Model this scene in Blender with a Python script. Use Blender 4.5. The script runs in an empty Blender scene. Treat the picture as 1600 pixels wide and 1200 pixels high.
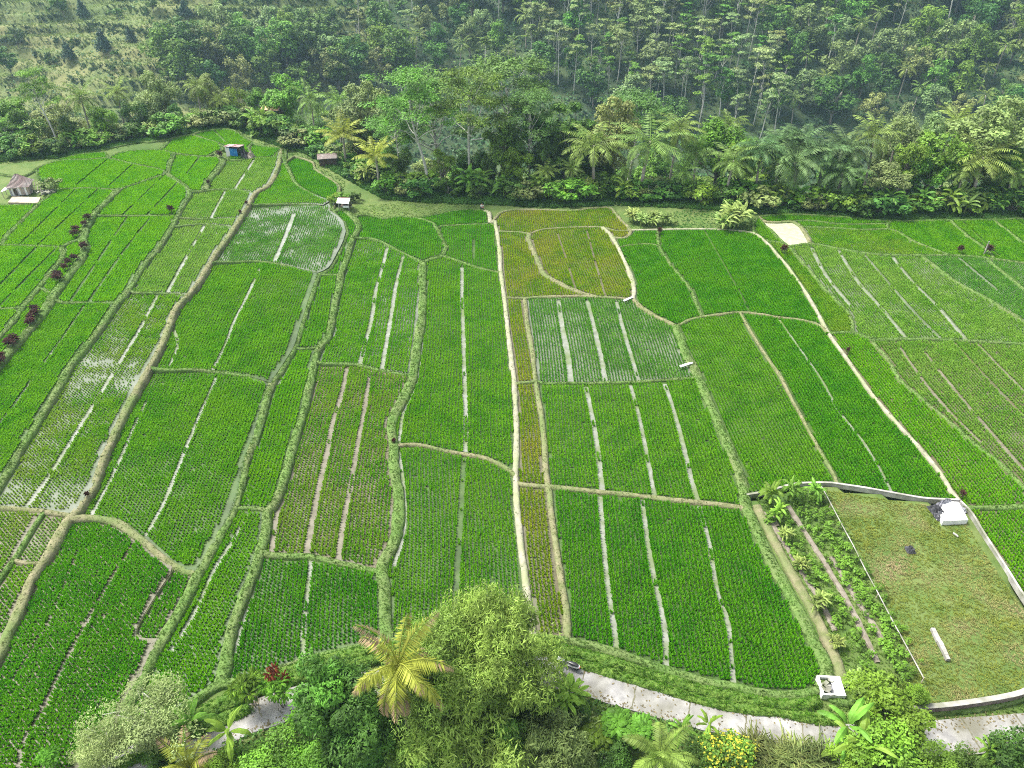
import bpy, math, random
import numpy as np
from mathutils import Vector, Matrix

# ---------------------------------------------------------------- camera, sky, sun, exposure
scn = bpy.context.scene
COL = scn.collection
cam = bpy.data.cameras.new('camera')
cam_o = bpy.data.objects.new('camera', cam); COL.objects.link(cam_o)
cam.sensor_fit = 'HORIZONTAL'; cam.sensor_width = 36.0
cam.lens = 36.0 * 1180.0 / 1600.0
cam.clip_start = 0.5; cam.clip_end = 3000
cam_o.location = (0, 0, 52.0)
cam_o.rotation_euler = (math.radians(90 - 36.2), 0, 0)
scn.camera = cam_o

SUN_EL, SUN_AZ = math.radians(60), math.radians(-66)      # azimuth from +Y (ahead), towards -X (left)
world = bpy.data.worlds.new('World'); scn.world = world
world.use_nodes = True
nt = world.node_tree; nt.nodes.clear()
sky = nt.nodes.new('ShaderNodeTexSky'); sky.sky_type = 'NISHITA'; sky.sun_disc = False
sky.sun_elevation = SUN_EL; sky.sun_rotation = SUN_AZ
sky.air_density = 1.0; sky.dust_density = 3.0; sky.ozone_density = 1.0
bw = nt.nodes.new('ShaderNodeRGBToBW')
mixc = nt.nodes.new('ShaderNodeMix'); mixc.data_type = 'RGBA'
mixc.inputs['Factor'].default_value = 0.75                    # thin overcast: the blue is mostly greyed
bg = nt.nodes.new('ShaderNodeBackground'); bg.inputs['Strength'].default_value = 0.15
outw = nt.nodes.new('ShaderNodeOutputWorld')
nt.links.new(sky.outputs['Color'], bw.inputs['Color'])
nt.links.new(sky.outputs['Color'], mixc.inputs[6]); nt.links.new(bw.outputs['Val'], mixc.inputs[7])
nt.links.new(mixc.outputs[2], bg.inputs['Color']); nt.links.new(bg.outputs['Background'], outw.inputs['Surface'])

sun = bpy.data.lights.new('sun', 'SUN'); sun.energy = 2.2; sun.angle = math.radians(14); sun.color = (1.0, .96, .88)
sun_o = bpy.data.objects.new('sun', sun); COL.objects.link(sun_o)
_d = Vector((math.sin(SUN_AZ) * math.cos(SUN_EL), math.cos(SUN_AZ) * math.cos(SUN_EL), math.sin(SUN_EL)))
sun_o.rotation_euler = _d.to_track_quat('Z', 'Y').to_euler()

scn.view_settings.view_transform = 'Standard'
scn.view_settings.look = 'None'
scn.view_settings.exposure = 1.58
scn.view_settings.gamma = 1.0
scn.cycles.max_bounces = 6; scn.cycles.diffuse_bounces = 3; scn.cycles.glossy_bounces = 2
scn.cycles.transmission_bounces = 3; scn.cycles.volume_bounces = 1
scn.cycles.use_denoising = False; scn.cycles.filter_width = 1.05
# ---------------------------------------------------------------- geometry of the view and of the land
FPX, PITCH, HCAM = 1180.0, math.radians(36.2), 52.0
CP, SP = math.cos(PITCH), math.sin(PITCH)
_rng = np.random.RandomState(11)
_lat = _rng.rand(256, 256)

def vnoise(x, y, s=1.0, o=0):
    """smooth value noise, 0..1"""
    x = np.asarray(x, float) / s + 37.3 * o; y = np.asarray(y, float) / s + 91.7 * o
    xi = np.floor(x).astype(int); yi = np.floor(y).astype(int)
    fx = x - xi; fy = y - yi
    fx = fx * fx * (3 - 2 * fx); fy = fy * fy * (3 - 2 * fy)
    g = lambda a, b: _lat[a & 255, b & 255]
    return (g(xi, yi) * (1 - fx) + g(xi + 1, yi) * fx) * (1 - fy) + (g(xi, yi + 1) * (1 - fx) + g(xi + 1, yi + 1) * fx) * fy

def sstep(a, b, v):
    t = np.clip((v - a) / (b - a), 0, 1)
    return t * t * (3 - 2 * t)

def ray(px, py):
    u = (np.asarray(px, float) - 800) / FPX; v = (600 - np.asarray(py, float)) / FPX
    return u, CP + v * SP, -SP + v * CP            # camera right is +X, forward is +Y

def flat(px, py, z=0.0):
    dx, dy, dz = ray(px, py)
    t = (z - HCAM) / dz
    return dx * t, dy * t

def plateau(x, y):
    return 2.4 * sstep(-6, -72, np.asarray(x, float)) + 0 * np.asarray(y, float)

def on_plateau(px, py, dz=0.0):
    z = 0.0
    for _ in range(6):
        x, y = flat(px, py, z + dz)
        z = plateau(x, y)
    return x, y

EDGE_PX = [(-400, 285), (-110, 262), (0, 250), (75, 243), (100, 244), (150, 233), (200, 223), (250, 216), (300, 207), (330, 200), (372, 198),
           (400, 212), (440, 226), (480, 236), (520, 262), (560, 285), (600, 306), (680, 313), (760, 314), (850, 320), (960, 316), (1020, 318),
           (1100, 322), (1180, 328), (1290, 334), (1390, 341), (1480, 340), (1600, 337), (1720, 335), (2000, 330)]
_ex, _ey = on_plateau([p[0] for p in EDGE_PX], [p[1] for p in EDGE_PX])
_o = np.argsort(_ex)
EX, EY = np.asarray(_ex)[_o], np.asarray(_ey)[_o]
def edge(x):
    return np.interp(x, EX, EY) + 2.0

ROAD_PX = [(-300, 1480), (-120, 1370), (60, 1262), (160, 1208), (240, 1183), (320, 1153), (400, 1118), (500, 1088), (620, 1066), (730, 1056), (850, 1050), (925, 1066), (1040, 1099),
           (1150, 1127), (1262, 1150), (1370, 1162), (1500, 1150), (1620, 1140), (1760, 1128), (2000, 1110)]
_rx, _ry = on_plateau([p[0] for p in ROAD_PX], [p[1] for p in ROAD_PX])
def roadline(x):
    return np.interp(x, _rx, _ry)

def terrain(x, y):
    x = np.asarray(x, float); y = np.asarray(y, float)
    e = edge(x)
    t = np.maximum(y - e, 0)
    p = plateau(x, y)
    down = p - 0.5 * t * sstep(0, 14, t) - 0.06 * t
    # far hillside
    wob = (vnoise(x, y, 90, 1) - .5) * 22 + (vnoise(x, y, 33, 2) - .5) * 7
    hl = -42.6 + 0.466 * (y - 300) + wob
    hl = np.where(hl > 70, 70 + (hl - 70) * .25, hl)
    # dry grass terraces on the left part of the hillside
    lm = sstep(-58, -88, x + (vnoise(x, y, 60, 3) - .5) * 50)
    st = 3.8
    k = (hl + (vnoise(x, y, 40, 4) - .5) * 5) / st
    kf = np.floor(k); fr = k - kf
    terr = (kf + sstep(.72, 1.0, fr)) * st - (vnoise(x, y, 40, 4) - .5) * 5
    hl = hl * (1 - .95 * lm) + terr * .95 * lm
    z = np.where(y > e, np.maximum(down, hl), p)
    z = np.where(y > e, np.maximum(z, -66 + 0 * z), z)
    # land falls away below the village road
    b = np.maximum(roadline(x) - 1.9 - y, 0)
    z = z - np.minimum(b * .42 * sstep(0, 3, b), 9)
    return z

def on_land(px, py, tmin=20., tmax=900.):
    """march a pixel's ray down to the land"""
    dx, dy, dz = [np.atleast_1d(a) for a in ray(px, py)]
    t = np.full(dx.shape, tmin); done = np.zeros(dx.shape, bool)
    for _ in range(1500):
        z = HCAM + dz * t
        d = z - terrain(dx * t, dy * t)
        done |= d <= 0.02
        if done.all() or t.min() > tmax: break
        t = np.where(done, t, t + np.maximum(.04, .3 * d))
    return dx * t, dy * t, HCAM + dz * t

def project(x, y, z):
    yy = np.asarray(y) ; zz = np.asarray(z) - HCAM
    f = yy * CP - zz * SP; u = yy * SP + zz * CP
    return 800 + FPX * np.asarray(x) / f, 600 - FPX * u / f
# ---------------------------------------------------------------- the net of banks between the paddies
# (points seen in the picture, width m, height m, material, reach past the frame)
G, D, W, N = 'grass', 'dry', 'pale', None
NET = [
 # --- left side
 ('main', [(437,250),(432,268),(420,290),(398,303),(386,325),(370,350),(357,370),(337,397),(322,422),(305,450),(292,465),(275,482),(265,507),(255,535),(242,560),(225,590),(207,622),(187,662),(172,695),(160,722),(147,760),(135,780),(120,800),(107,812),(90,842),(67,880),(50,905),(37,937),(22,970),(10,995),(-6,1030)], 1.05, .30, D),
 ('b2', [(273,240),(265,258),(262,272),(280,285),(297,300),(288,320),(277,340),(265,362),(250,385),(232,407),(217,427),(206,448),(190,467),(175,485),(155,515),(135,542),(112,570),(92,605),(75,635),(60,660),(37,697),(20,727),(5,750),(-12,777),(-30,792)], 1.0, .30, G),
 ('b3', [(185,298),(165,318),(147,337),(133,360),(128,375),(134,388),(125,408),(108,432),(95,450),(85,460),(72,485),(55,507),(37,527),(20,545),(5,562),(-12,585)], 1.5, .45, G),
 ('b2x', [(203,458),(250,459),(290,461)], .5, .22, G),
 ('b3x', [(90,473),(135,474),(184,475)], .5, .2, G),
 ('b3link', [(128,375),(115,378),(97,387)], .8, .28, G),
 ('b4', [(97,387),(100,397),(92,412),(77,430),(62,450),(52,462),(35,482),(22,502),(0,527),(-12,541)], .9, .28, G),
 ('b5', [(97,387),(50,385),(-8,383)], .55, .22, G),
 ('b4link', [(62,452),(82,459)], .5, .2, G),
 ('b5b', [(35,482),(-8,484)], .5, .2, G),
 ('b6', [(92,296),(72,310),(55,325),(30,350),(10,370),(2,383)], .9, .26, G),
 ('b6y', [(62,319),(30,321),(-8,322)], .5, .2, G),
 ('b7', [(92,296),(110,296),(130,295),(160,296),(185,298)], .6, .24, G),
 ('b8', [(185,298),(207,290),(230,282),(262,272)], .6, .24, G),
 ('b9', [(147,337),(200,338),(277,338)], .55, .22, G),
 ('b10', [(277,341),(325,343),(375,342)], .5, .2, G),
 ('b10b', [(268,355),(300,352),(325,351),(366,357)], .5, .2, G),
 ('b11', [(299,301),(320,299),(335,297),(367,297),(385,300),(396,305)], .6, .24, G),
 ('b12', [(347,245),(348,252),(340,267),(325,283),(320,298)], 1.4, .35, G),
 ('b13', [(348,250),(375,251),(385,248),(400,247),(425,247),(437,250)], .55, .22, G),
 ('b14', [(170,247),(187,240),(212,236),(250,235),(273,240),(312,245),(347,247)], .55, .22, G),
 ('b15', [(-8,272),(20,276),(42,275),(57,265),(75,257),(100,251),(140,250),(170,248),(200,255),(225,260),(255,267),(262,272)], .6, .24, G),
 ('b15h', [(57,265),(62,282),(75,292),(92,296)], .5, .2, G),
 ('b16', [(75,257),(92,250),(125,242),(165,239),(172,246)], .5, .2, G),
 ('b17', [(265,218),(253,235)], .9, .25, G),
 ('b18', [(225,224),(265,218),(287,213),(300,211),(325,219),(343,225),(349,235),(347,245)], .6, .24, G),
 ('b19', [(322,246),(346,235)], .5, .2, G),
 ('b20', [(300,211),(320,205),(350,202),(370,206),(380,215),(395,224),(402,227),(415,230),(447,235),(452,242)], .7, .24, G),
 ('b20b', [(343,225),(352,231),(358,240),(356,250)], .6, .22, G),
 ('b20c', [(395,224),(388,232),(396,247)], .5, .22, G),
 ('b21', [(437,250),(445,254),(455,272),(460,285),(472,295),(495,307),(517,317),(526,322)], .7, .26, G),
 ('b21b', [(437,250),(452,242)], .6, .26, G),
 ('edgeA', [(452,242),(475,249),(490,255),(492,265),(510,277),(530,292),(528,308),(526,322)], .6, .24, D),
 ('b22', [(388,321),(425,320),(462,320),(495,322),(512,326)], .5, .22, G),
 ('b22b', [(526,322),(512,326)], .8, .2, G),
 ('b23', [(512,326),(525,337),(537,350),(541,365),(537,380),(527,400),(514,422),(497,430)], 1.1, .3, G),
 ('b24', [(526,322),(545,334),(558,347),(561,357),(552,372),(546,390),(540,410),(532,431),(530,450),(524,470),(519,500),(513,527),(500,542),(494,557),(490,575),(482,610),(475,645),(465,675),(455,707),(445,747),(437,772),(427,792),(418,800),(415,830),(407,862),(400,885),(390,912),(375,950),(362,985),(354,1025),(350,1050),(342,1070)], 1.15, .32, G),
 ('b25', [(497,430),(490,450),(480,480),(470,512),(460,545),(450,562),(437,582),(424,602),(415,630),(405,667),(397,690),(385,720),(377,755),(371,780),(362,805),(350,827),(335,855),(322,878),(310,896),(300,920),(282,955),(262,987),(245,1015),(230,1047),(212,1080),(196,1110),(188,1166)], 1.2, .34, G),
 ('b26', [(240,579),(275,579),(307,579),(350,584),(390,591),(424,602)], .6, .24, G),
 ('b27', [(330,410),(370,410),(400,409),(437,414),(475,424),(497,430)], .55, .22, G),
 ('b28', [(497,430),(532,431)], .6, .24, G),
 ('b29', [(460,546),(480,546),(497,545)], .55, .22, G),
 ('b30', [(107,812),(137,810),(175,815),(195,825),(212,837),(237,857),(262,880),(287,892),(310,896)], .9, .28, D),
 ('b31', [(-8,795),(25,796),(62,800),(110,806)], .7, .26, D),
 ('b31b', [(67,802),(45,837),(22,875),(0,905),(-8,916)], .6, .22, G),
 ('b31c', [(22,877),(42,881),(66,881)], .5, .2, D),
 ('b32', [(272,892),(245,932),(215,982),(213,995),(225,1000),(254,1001)], .22, .16, D),
 ('b33', [(368,794),(385,795),(400,796),(420,797)], .6, .24, G),
 ('b34', [(410,866),(450,870),(477,870),(512,877),(550,885),(575,891),(595,895)], .75, .28, G),
 # --- middle
 ('b35a', [(553,372),(587,375),(612,387),(637,400),(660,411)], .6, .24, G),
 ('b35b', [(660,411),(675,405),(692,400),(697,387),(687,367),(677,350),(650,341)], .8, .26, G),
 ('b35c', [(692,400),(712,407),(750,420),(782,427)], .6, .24, G),
 ('b35d', [(681,354),(725,352),(775,350)], .5, .2, G),
 ('edgeC', [(551,338),(575,336),(600,342),(625,339),(650,341),(690,334),(720,329),(757,330)], .5, .2, G),
 ('edgeC2', [(757,330),(772,337)], .9, .26, W),
 ('b35e', [(660,411),(660,447),(660,487),(656,515),(650,550),(645,587),(632,620),(617,647),(611,667),(613,687),(616,700),(615,725),(618,747),(622,775),(622,820),(613,855),(599,880),(595,895),(599,912),(601,937),(602,970),(604,1004)], 1.4, .36, G),
 ('b36', [(494,569),(540,570),(562,572),(590,579),(625,586),(645,589)], .6, .26, G),
 ('b37', [(615,698),(650,696),(675,701),(712,709),(750,715),(775,724),(797,736),(805,745)], .62, .28, D),
 ('pathL', [(772,337),(779,380),(783,427),(788,466),(794,520),(800,570),(805,620),(807,680),(806,745),(808,790),(813,850),(821,905),(829,960),(835,997)], .8, .28, W),
 ('stripR', [(820,467),(825,512),(832,550),(837,597),(842,625),(849,675),(854,745),(857,762),(862,812),(870,862),(877,912),(884,950),(888,1002)], .8, .28, D),
 ('s1', [(805,600),(838,598)], .6, .25, D),
 ('s2', [(807,758),(857,762)], .8, .25, D),
 ('s0', [(788,466),(820,467)], .6, .25, D),
 ('s0b', [(820,467),(850,465),(907,464),(955,466),(990,469)], .7, .26, D),
 ('tp', [(772,337),(800,329),(850,329),(895,330),(925,326),(955,326),(964,336),(970,345),(980,353),(986,361),(984,368),(975,373),(957,372)], .75, .25, D),
 ('tm', [(777,362),(815,364),(827,366),(850,359),(900,356),(942,356),(960,361),(986,361)], .55, .22, D),
 ('tr', [(942,356),(952,365),(962,380),(975,407),(985,430),(991,450),(990,469)], .8, .26, W),
 ('td', [(822,366),(832,390),(842,412),(850,430),(862,437),(887,450),(912,460),(935,465)], 1.0, .26, D),
 # --- right
 ('c1', [(990,469),(1002,481),(1015,490),(1030,498),(1045,505),(1057,511)], .9, .28, D),
 ('c2', [(1057,511),(1080,500),(1097,496),(1125,492),(1156,489),(1178,491),(1200,494),(1216,497),(1245,500),(1275,507),(1293,518)], .6, .24, D),
 ('canal', [(1057,511),(1070,550),(1087,582),(1100,612),(1115,645),(1133,687),(1149,725),(1158,750),(1163,775),(1166,795),(1178,820),(1200,868),(1225,915),(1250,960),(1272,1005),(1287,1032),(1292,1055),(1280,1078)], 1.35, .3, G),
 ('c3', [(967,386),(987,384),(1010,382),(1030,385)], .5, .22, G),
 ('c4', [(1028,360),(1030,385),(1045,410),(1065,435),(1082,457),(1088,477),(1097,496)], .6, .22, G),
 ('c5', [(986,361),(1028,360),(1100,359),(1165,363),(1180,366),(1200,382),(1220,405),(1240,430),(1257,455),(1272,480),(1285,505),(1295,522),(1305,537),(1322,560),(1340,587),(1362,617),(1390,650),(1417,680),(1442,707),(1470,742),(1487,770),(1499,784)], .62, .26, W),
 ('c6', [(1156,489),(1175,522),(1200,562),(1220,590),(1237,625),(1255,657),(1275,695),(1292,725),(1309,753)], .5, .22, D),
 ('d1', [(1196,378),(1220,380),(1232,386),(1247,402),(1262,420),(1287,450),(1312,475),(1330,497),(1333,521)], .6, .24, G),
 ('d2', [(1295,522),(1333,521),(1350,527),(1364,532),(1417,531),(1475,532),(1600,539),(1612,540)], .75, .28, G),
 ('d3', [(1358,531),(1385,560),(1407,595),(1435,620),(1465,645),(1495,670),(1525,697),(1550,715),(1575,737),(1600,765),(1612,778)], .6, .24, G),
 ('d4', [(1232,386),(1267,382),(1312,390),(1355,397),(1400,400),(1440,400),(1487,400),(1525,402),(1562,407),(1600,412),(1612,413)], .65, .26, G),
 ('d5', [(1440,400),(1465,420),(1500,445),(1537,465),(1570,485),(1590,497),(1612,513)], .7, .26, G),
 ('d6', [(1540,404),(1562,422),(1587,442),(1612,462)], .6, .24, G),
 ('d7', [(1252,355),(1300,357),(1350,360),(1387,359),(1407,365),(1425,377),(1450,387),(1484,400)], .6, .24, G),
 ('d8', [(1485,346),(1512,370),(1537,387),(1555,406)], .6, .24, G),
 ('d8b', [(1552,344),(1575,362),(1612,389)], .6, .24, G),
 ('d9', [(1237,346),(1270,346),(1312,351),(1350,351),(1387,350),(1394,346)], .5, .22, G),
 ('d9b', [(1387,350),(1390,359)], .5, .2, G),
 ('edgeR', [(1180,366),(1176,350),(1185,340),(1230,336),(1290,338),(1350,343),(1394,346),(1485,345),(1552,344),(1600,342),(1612,342)], .6, .24, G),
 ('pond', [(1185,347),(1215,348),(1237,347),(1252,355),(1260,368),(1268,382)], .9, .25, D),
 ('pondL', [(1185,347),(1205,360),(1218,374),(1228,384)], .5, .2, G),
 ('e1', [(839,600),(900,600),(962,599),(1025,596),(1090,591)], .55, .24, G),
 ('e2', [(857,762),(900,766),(937,770),(1000,776),(1032,780),(1087,786),(1165,795)], .8, .26, D),
 ('wallB', [(1163,772),(1200,770),(1240,759),(1290,757),(1309,759),(1350,765),(1400,774),(1440,781),(1470,783),(1499,784)], .4, .1, N),
 ('wallR', [(1499,784),(1516,803),(1532,830),(1550,858),(1575,897),(1600,937),(1612,956)], .4, .1, N),
 ('f1', [(1510,795),(1560,794),(1612,793)], .8, .3, G),
 ('low', [(-8,1290),(60,1250),(130,1203),(188,1166),(230,1140),(300,1100),(342,1070),(370,1068),(400,1061),(442,1046),(487,1031),(550,1016),(604,1004),(700,992),(780,990),(835,997),(888,1002),(962,1021),(1037,1046),(1100,1066),(1147,1074),(1200,1086),(1232,1088),(1260,1085),(1280,1078),(1300,1092),(1330,1100),(1400,1112),(1475,1112),(1585,1093),(1612,1078)], .9, .3, G),
 ('outer', [(-8,256),(0,252),(40,247),(75,246),(100,246),(150,236),(200,226),(225,222),(250,218),(300,209)], .4, .15, G),
 ('outer2', [(300,209),(300,211)], .4, .15, G),
]
BORDER = [(-115, 1400), (-115, 200), None, (1715, 200), (1715, 1200)]

def extend(pts):
    pts = [tuple(map(float, p)) for p in pts]
    def ext(a, b):                                  # carry the line on, past the frame, to the border
        tx = -115. if b[0] < 0 else 1650.
        dx, dy = b[0] - a[0], b[1] - a[1]
        k = (tx - b[0]) / dx if abs(dx) > 2 else 0
        return (tx, b[1] + (np.clip(dy * k, -130, 190) if b[0] < 0 else np.clip(dy * k, -15, 12)))
    if -22 < pts[-1][0] < 0 or pts[-1][0] > 1600: pts.append(ext(pts[-2], pts[-1]))
    if pts[0][0] < 0 or pts[0][0] > 1600: pts.insert(0, ext(pts[1], pts[0]))
    return pts

def catmull(pts, step):
    P = np.array(pts, float)
    if len(P) == 2:
        n = max(1, int(np.hypot(*(P[1] - P[0])) / step))
        return np.array([P[0] + (P[1] - P[0]) * i / n for i in range(n + 1)])
    Q = np.vstack([2 * P[0] - P[1], P, 2 * P[-1] - P[-2]])
    out = []
    for i in range(1, len(Q) - 2):
        p0, p1, p2, p3 = Q[i - 1:i + 3]
        n = max(1, int(np.hypot(*(p2 - p1)) / step))
        for k in range(n):
            t = k / n
            out.append(.5 * ((2 * p1) + (-p0 + p2) * t + (2 * p0 - 5 * p1 + 4 * p2 - p3) * t * t + (-p0 + 3 * p1 - 3 * p2 + p3) * t ** 3))
    out.append(P[-1])
    return np.array(out)

def build_net():
    lines = []
    for name, pts, w, h, m in NET:
        lines.append([name, catmull(extend(pts), 8.), w, h, m])
    ys0 = np.arange(1520, 180, -8.)
    lines.append(['bl', np.array([(-115., y) for y in ys0]), .3, .1, N])
    lines.append(['br', np.array([(1650., y) for y in np.arange(1300, 250, -8.)]), .3, .1, N])
    ends = [(i, k) for i, l in enumerate(lines) if l[0] not in ('bl', 'br') for k in (0, -1)]
    # ends that nearly meet become one point
    used = set()
    for a in ends:
        if a in used: continue
        pa = lines[a[0]][1][a[1]]
        cl = [b for b in ends if b not in used and np.hypot(*(lines[b[0]][1][b[1]] - pa)) < 5.5]
        if len(cl) > 1:
            c = np.mean([lines[b[0]][1][b[1]] for b in cl], axis=0)
            for b in cl:
                lines[b[0]][1][b[1]] = c; used.add(b)
    # ends that meet the run of another line snap to its nearest point (a whole cluster moves together)
    for a in ends:
        pa = lines[a[0]][1][a[1]].copy()
        mates = [b for b in ends if np.hypot(*(lines[b[0]][1][b[1]] - pa)) < 1e-6]
        best = (17., None)
        for j, l in enumerate(lines):
            if j in [b[0] for b in mates]: continue
            V = l[1] if l[0] in ('bl', 'br') else l[1][1:-1]
            if len(V) == 0: continue
            d = np.hypot(*(V - pa).T); k = d.argmin()
            if d[k] < best[0]: best = (d[k], V[k].copy())
        if best[1] is not None:
            for b in mates: lines[b[0]][1][b[1]] = best[1]
    # half edges and faces
    vid, V = {}, []
    def vget(p):
        k = (round(p[0], 2), round(p[1], 2))
        if k not in vid: vid[k] = len(V); V.append((float(p[0]), float(p[1])))
        return vid[k]
    adj, ew = {}, {}
    for name, P, w, h, m in lines:
        ids = [vget(p) for p in P]
        for a, b in zip(ids, ids[1:]):
            if a == b: continue
            adj.setdefault(a, set()).add(b); adj.setdefault(b, set()).add(a)
            ew[(min(a, b), max(a, b))] = w
    order = {a: sorted(bs, key=lambda b: math.atan2(V[b][1] - V[a][1], V[b][0] - V[a][0])) for a, bs in adj.items()}
    seen, faces = set(), []
    for a in adj:
        for b in adj[a]:
            if (a, b) in seen: continue
            f, e = [], (a, b)
            while e not in seen:
                seen.add(e); f.append(e[0])
                o = order[e[1]]; k = o.index(e[0])
                e = (e[1], o[(k - 1) % len(o)])
            P = np.array([V[i] for i in f])
            x, y = P.T
            ar = .5 * np.sum(x * np.roll(y, -1) - np.roll(x, -1) * y)
            ws = [ew[(min(i, j), max(i, j))] for i, j in zip(f, f[1:] + f[:1])]
            faces.append((ar, P, np.array(ws)))
    return lines, faces

def inside(P, x, y):
    x = np.atleast_1d(x).astype(float); y = np.atleast_1d(y).astype(float)
    r = np.zeros(x.shape, bool)
    for (x1, y1), (x2, y2) in zip(P, np.roll(P, -1, 0)):
        if y1 == y2: continue
        c = ((y1 > y) != (y2 > y)) & (x < (x2 - x1) * (y - y1) / (y2 - y1) + x1)
        r ^= c
    return r
# ---------------------------------------------------------------- helpers: objects, meshes, materials
def tag(o, label=None, cat=None, group=None, kind=None):
    if label: o['label'] = label
    if cat: o['category'] = cat
    if group: o['group'] = group
    if kind: o['kind'] = kind
    return o

def empty(name, loc, rz=0., s=1.):
    o = bpy.data.objects.new(name, None); COL.objects.link(o)
    o.location = tuple(map(float, loc)); o.rotation_euler = (0, 0, rz)
    o.scale = (s, s, s) if np.isscalar(s) else s
    o.empty_display_size = .3
    return o

def copy_tree(o, parent=None):
    c = o.copy(); COL.objects.link(c); c.parent = parent
    for ch in o.children: copy_tree(ch, c)
    return c

class MB:
    """collects triangles / quads with numpy and links them as one mesh object"""
    def __init__(s): s.v, s.q, s.t, s.n, s.mq, s.mt = [], [], [], 0, [], []
    def add(s, v, q=None, t=None, m=0):
        v = np.asarray(v, np.float32).reshape(-1, 3)
        if q is not None and len(q):
            q = np.asarray(q).reshape(-1, 4); s.q.append(q + s.n); s.mq.append(np.full(len(q), m))
        if t is not None and len(t):
            t = np.asarray(t).reshape(-1, 3); s.t.append(t + s.n); s.mt.append(np.full(len(t), m))
        s.v.append(v); s.n += len(v)
        return s
    def box(s, c, d, m=0, rz=0., rx=0., ry=0.):
        v = np.array([(x, y, z) for x in (-.5, .5) for y in (-.5, .5) for z in (-.5, .5)]) * np.array(d)
        if rz or rx or ry:
            R = np.array(Matrix.Rotation(rz, 3, 'Z') @ Matrix.Rotation(ry, 3, 'Y') @ Matrix.Rotation(rx, 3, 'X'))
            v = v @ R.T
        return s.add(v + np.array(c), q=[(0, 1, 3, 2), (4, 6, 7, 5), (0, 4, 5, 1), (2, 3, 7, 6), (0, 2, 6, 4), (1, 5, 7, 3)], m=m)
    def tube(s, path, rad, k=6, m=0, cap=True):
        P = np.asarray(path, float); n = len(P); rad = np.broadcast_to(rad, (n,)).astype(float)
        T = np.gradient(P, axis=0); T /= np.linalg.norm(T, axis=1)[:, None] + 1e-9
        ref = np.where(np.abs(T[:, 2:3]) > .9, np.array([[1., 0, 0]]), np.array([[0, 0, 1.]]))
        A = np.cross(T, ref); A /= np.linalg.norm(A, axis=1)[:, None] + 1e-9
        B = np.cross(T, A)
        an = np.linspace(0, 2 * np.pi, k, endpoint=False)
        V = P[:, None] + rad[:, None, None] * (np.cos(an)[None, :, None] * A[:, None] + np.sin(an)[None, :, None] * B[:, None])
        i = np.arange(n - 1)[:, None] * k; j = np.arange(k)[None]; j2 = (j + 1) % k
        q = np.stack([i + j, i + j2, i + k + j2, i + k + j], -1).reshape(-1, 4)
        V = V.reshape(-1, 3)
        t = None
        if cap:
            V = np.vstack([V, P[0], P[-1]]); a, b = n * k, n * k + 1
            t = [(a, (x + 1) % k, x) for x in range(k)] + [(b, (n - 1) * k + x, (n - 1) * k + (x + 1) % k) for x in range(k)]
        return s.add(V, q=q, t=t, m=m)
    def grid(s, V, m=0, closed=False):
        """V: rows x cols x 3"""
        r, c = V.shape[:2]
        i = np.arange(r - 1)[:, None] * c; j = np.arange(c if closed else c - 1)[None]; j2 = (j + 1) % c
        return s.add(V.reshape(-1, 3), q=np.stack([i + j, i + j2, i + c + j2, i + c + j], -1).reshape(-1, 4), m=m)
    def leaves(s, C, D, Nn, L, W, m=0):
        """rhombic leaves: centres, long axes, normals"""
        C = np.asarray(C, float); L = np.broadcast_to(L, (len(C),))[:, None]; W = np.broadcast_to(W, (len(C),))[:, None]
        S = np.cross(D, Nn); S /= np.linalg.norm(S, axis=1)[:, None] + 1e-9
        V = np.stack([C - D * L * .5, C + S * W * .5 - D * L * .08, C + D * L * .5, C - S * W * .5 - D * L * .08], 1)
        n = len(C)
        return s.add(V.reshape(-1, 3), q=np.arange(4 * n).reshape(n, 4), m=m)
    def build(s, name, mats, parent=None, smooth=False):
        me = bpy.data.meshes.new(name)
        V = np.concatenate(s.v) if s.v else np.zeros((0, 3), np.float32)
        q = np.concatenate(s.q) if s.q else np.zeros((0, 4), int); t = np.concatenate(s.t) if s.t else np.zeros((0, 3), int)
        me.vertices.add(len(V)); me.vertices.foreach_set('co', V.astype(np.float32).ravel())
        nl = q.size + t.size
        me.loops.add(nl); me.loops.foreach_set('vertex_index', np.concatenate([q.ravel(), t.ravel()]).astype(np.int32))
        me.polygons.add(len(q) + len(t))
        ls = np.concatenate([np.arange(len(q)) * 4, q.size + np.arange(len(t)) * 3]).astype(np.int32)
        me.polygons.foreach_set('loop_start', ls)
        mats = mats if isinstance(mats, (list, tuple)) else [mats]
        for x in mats: me.materials.append(x)
        if len(mats) > 1:
            me.polygons.foreach_set('material_index', np.concatenate([np.concatenate(a) if a else np.zeros(0, int) for a in (s.mq, s.mt)]).astype(np.int32))
        me.polygons.foreach_set('use_smooth', np.full(len(q) + len(t), smooth))
        me.update(calc_edges=True); me.validate()
        o = bpy.data.objects.new(name, me); COL.objects.link(o)
        if parent is not None: o.parent = parent
        return o

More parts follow.
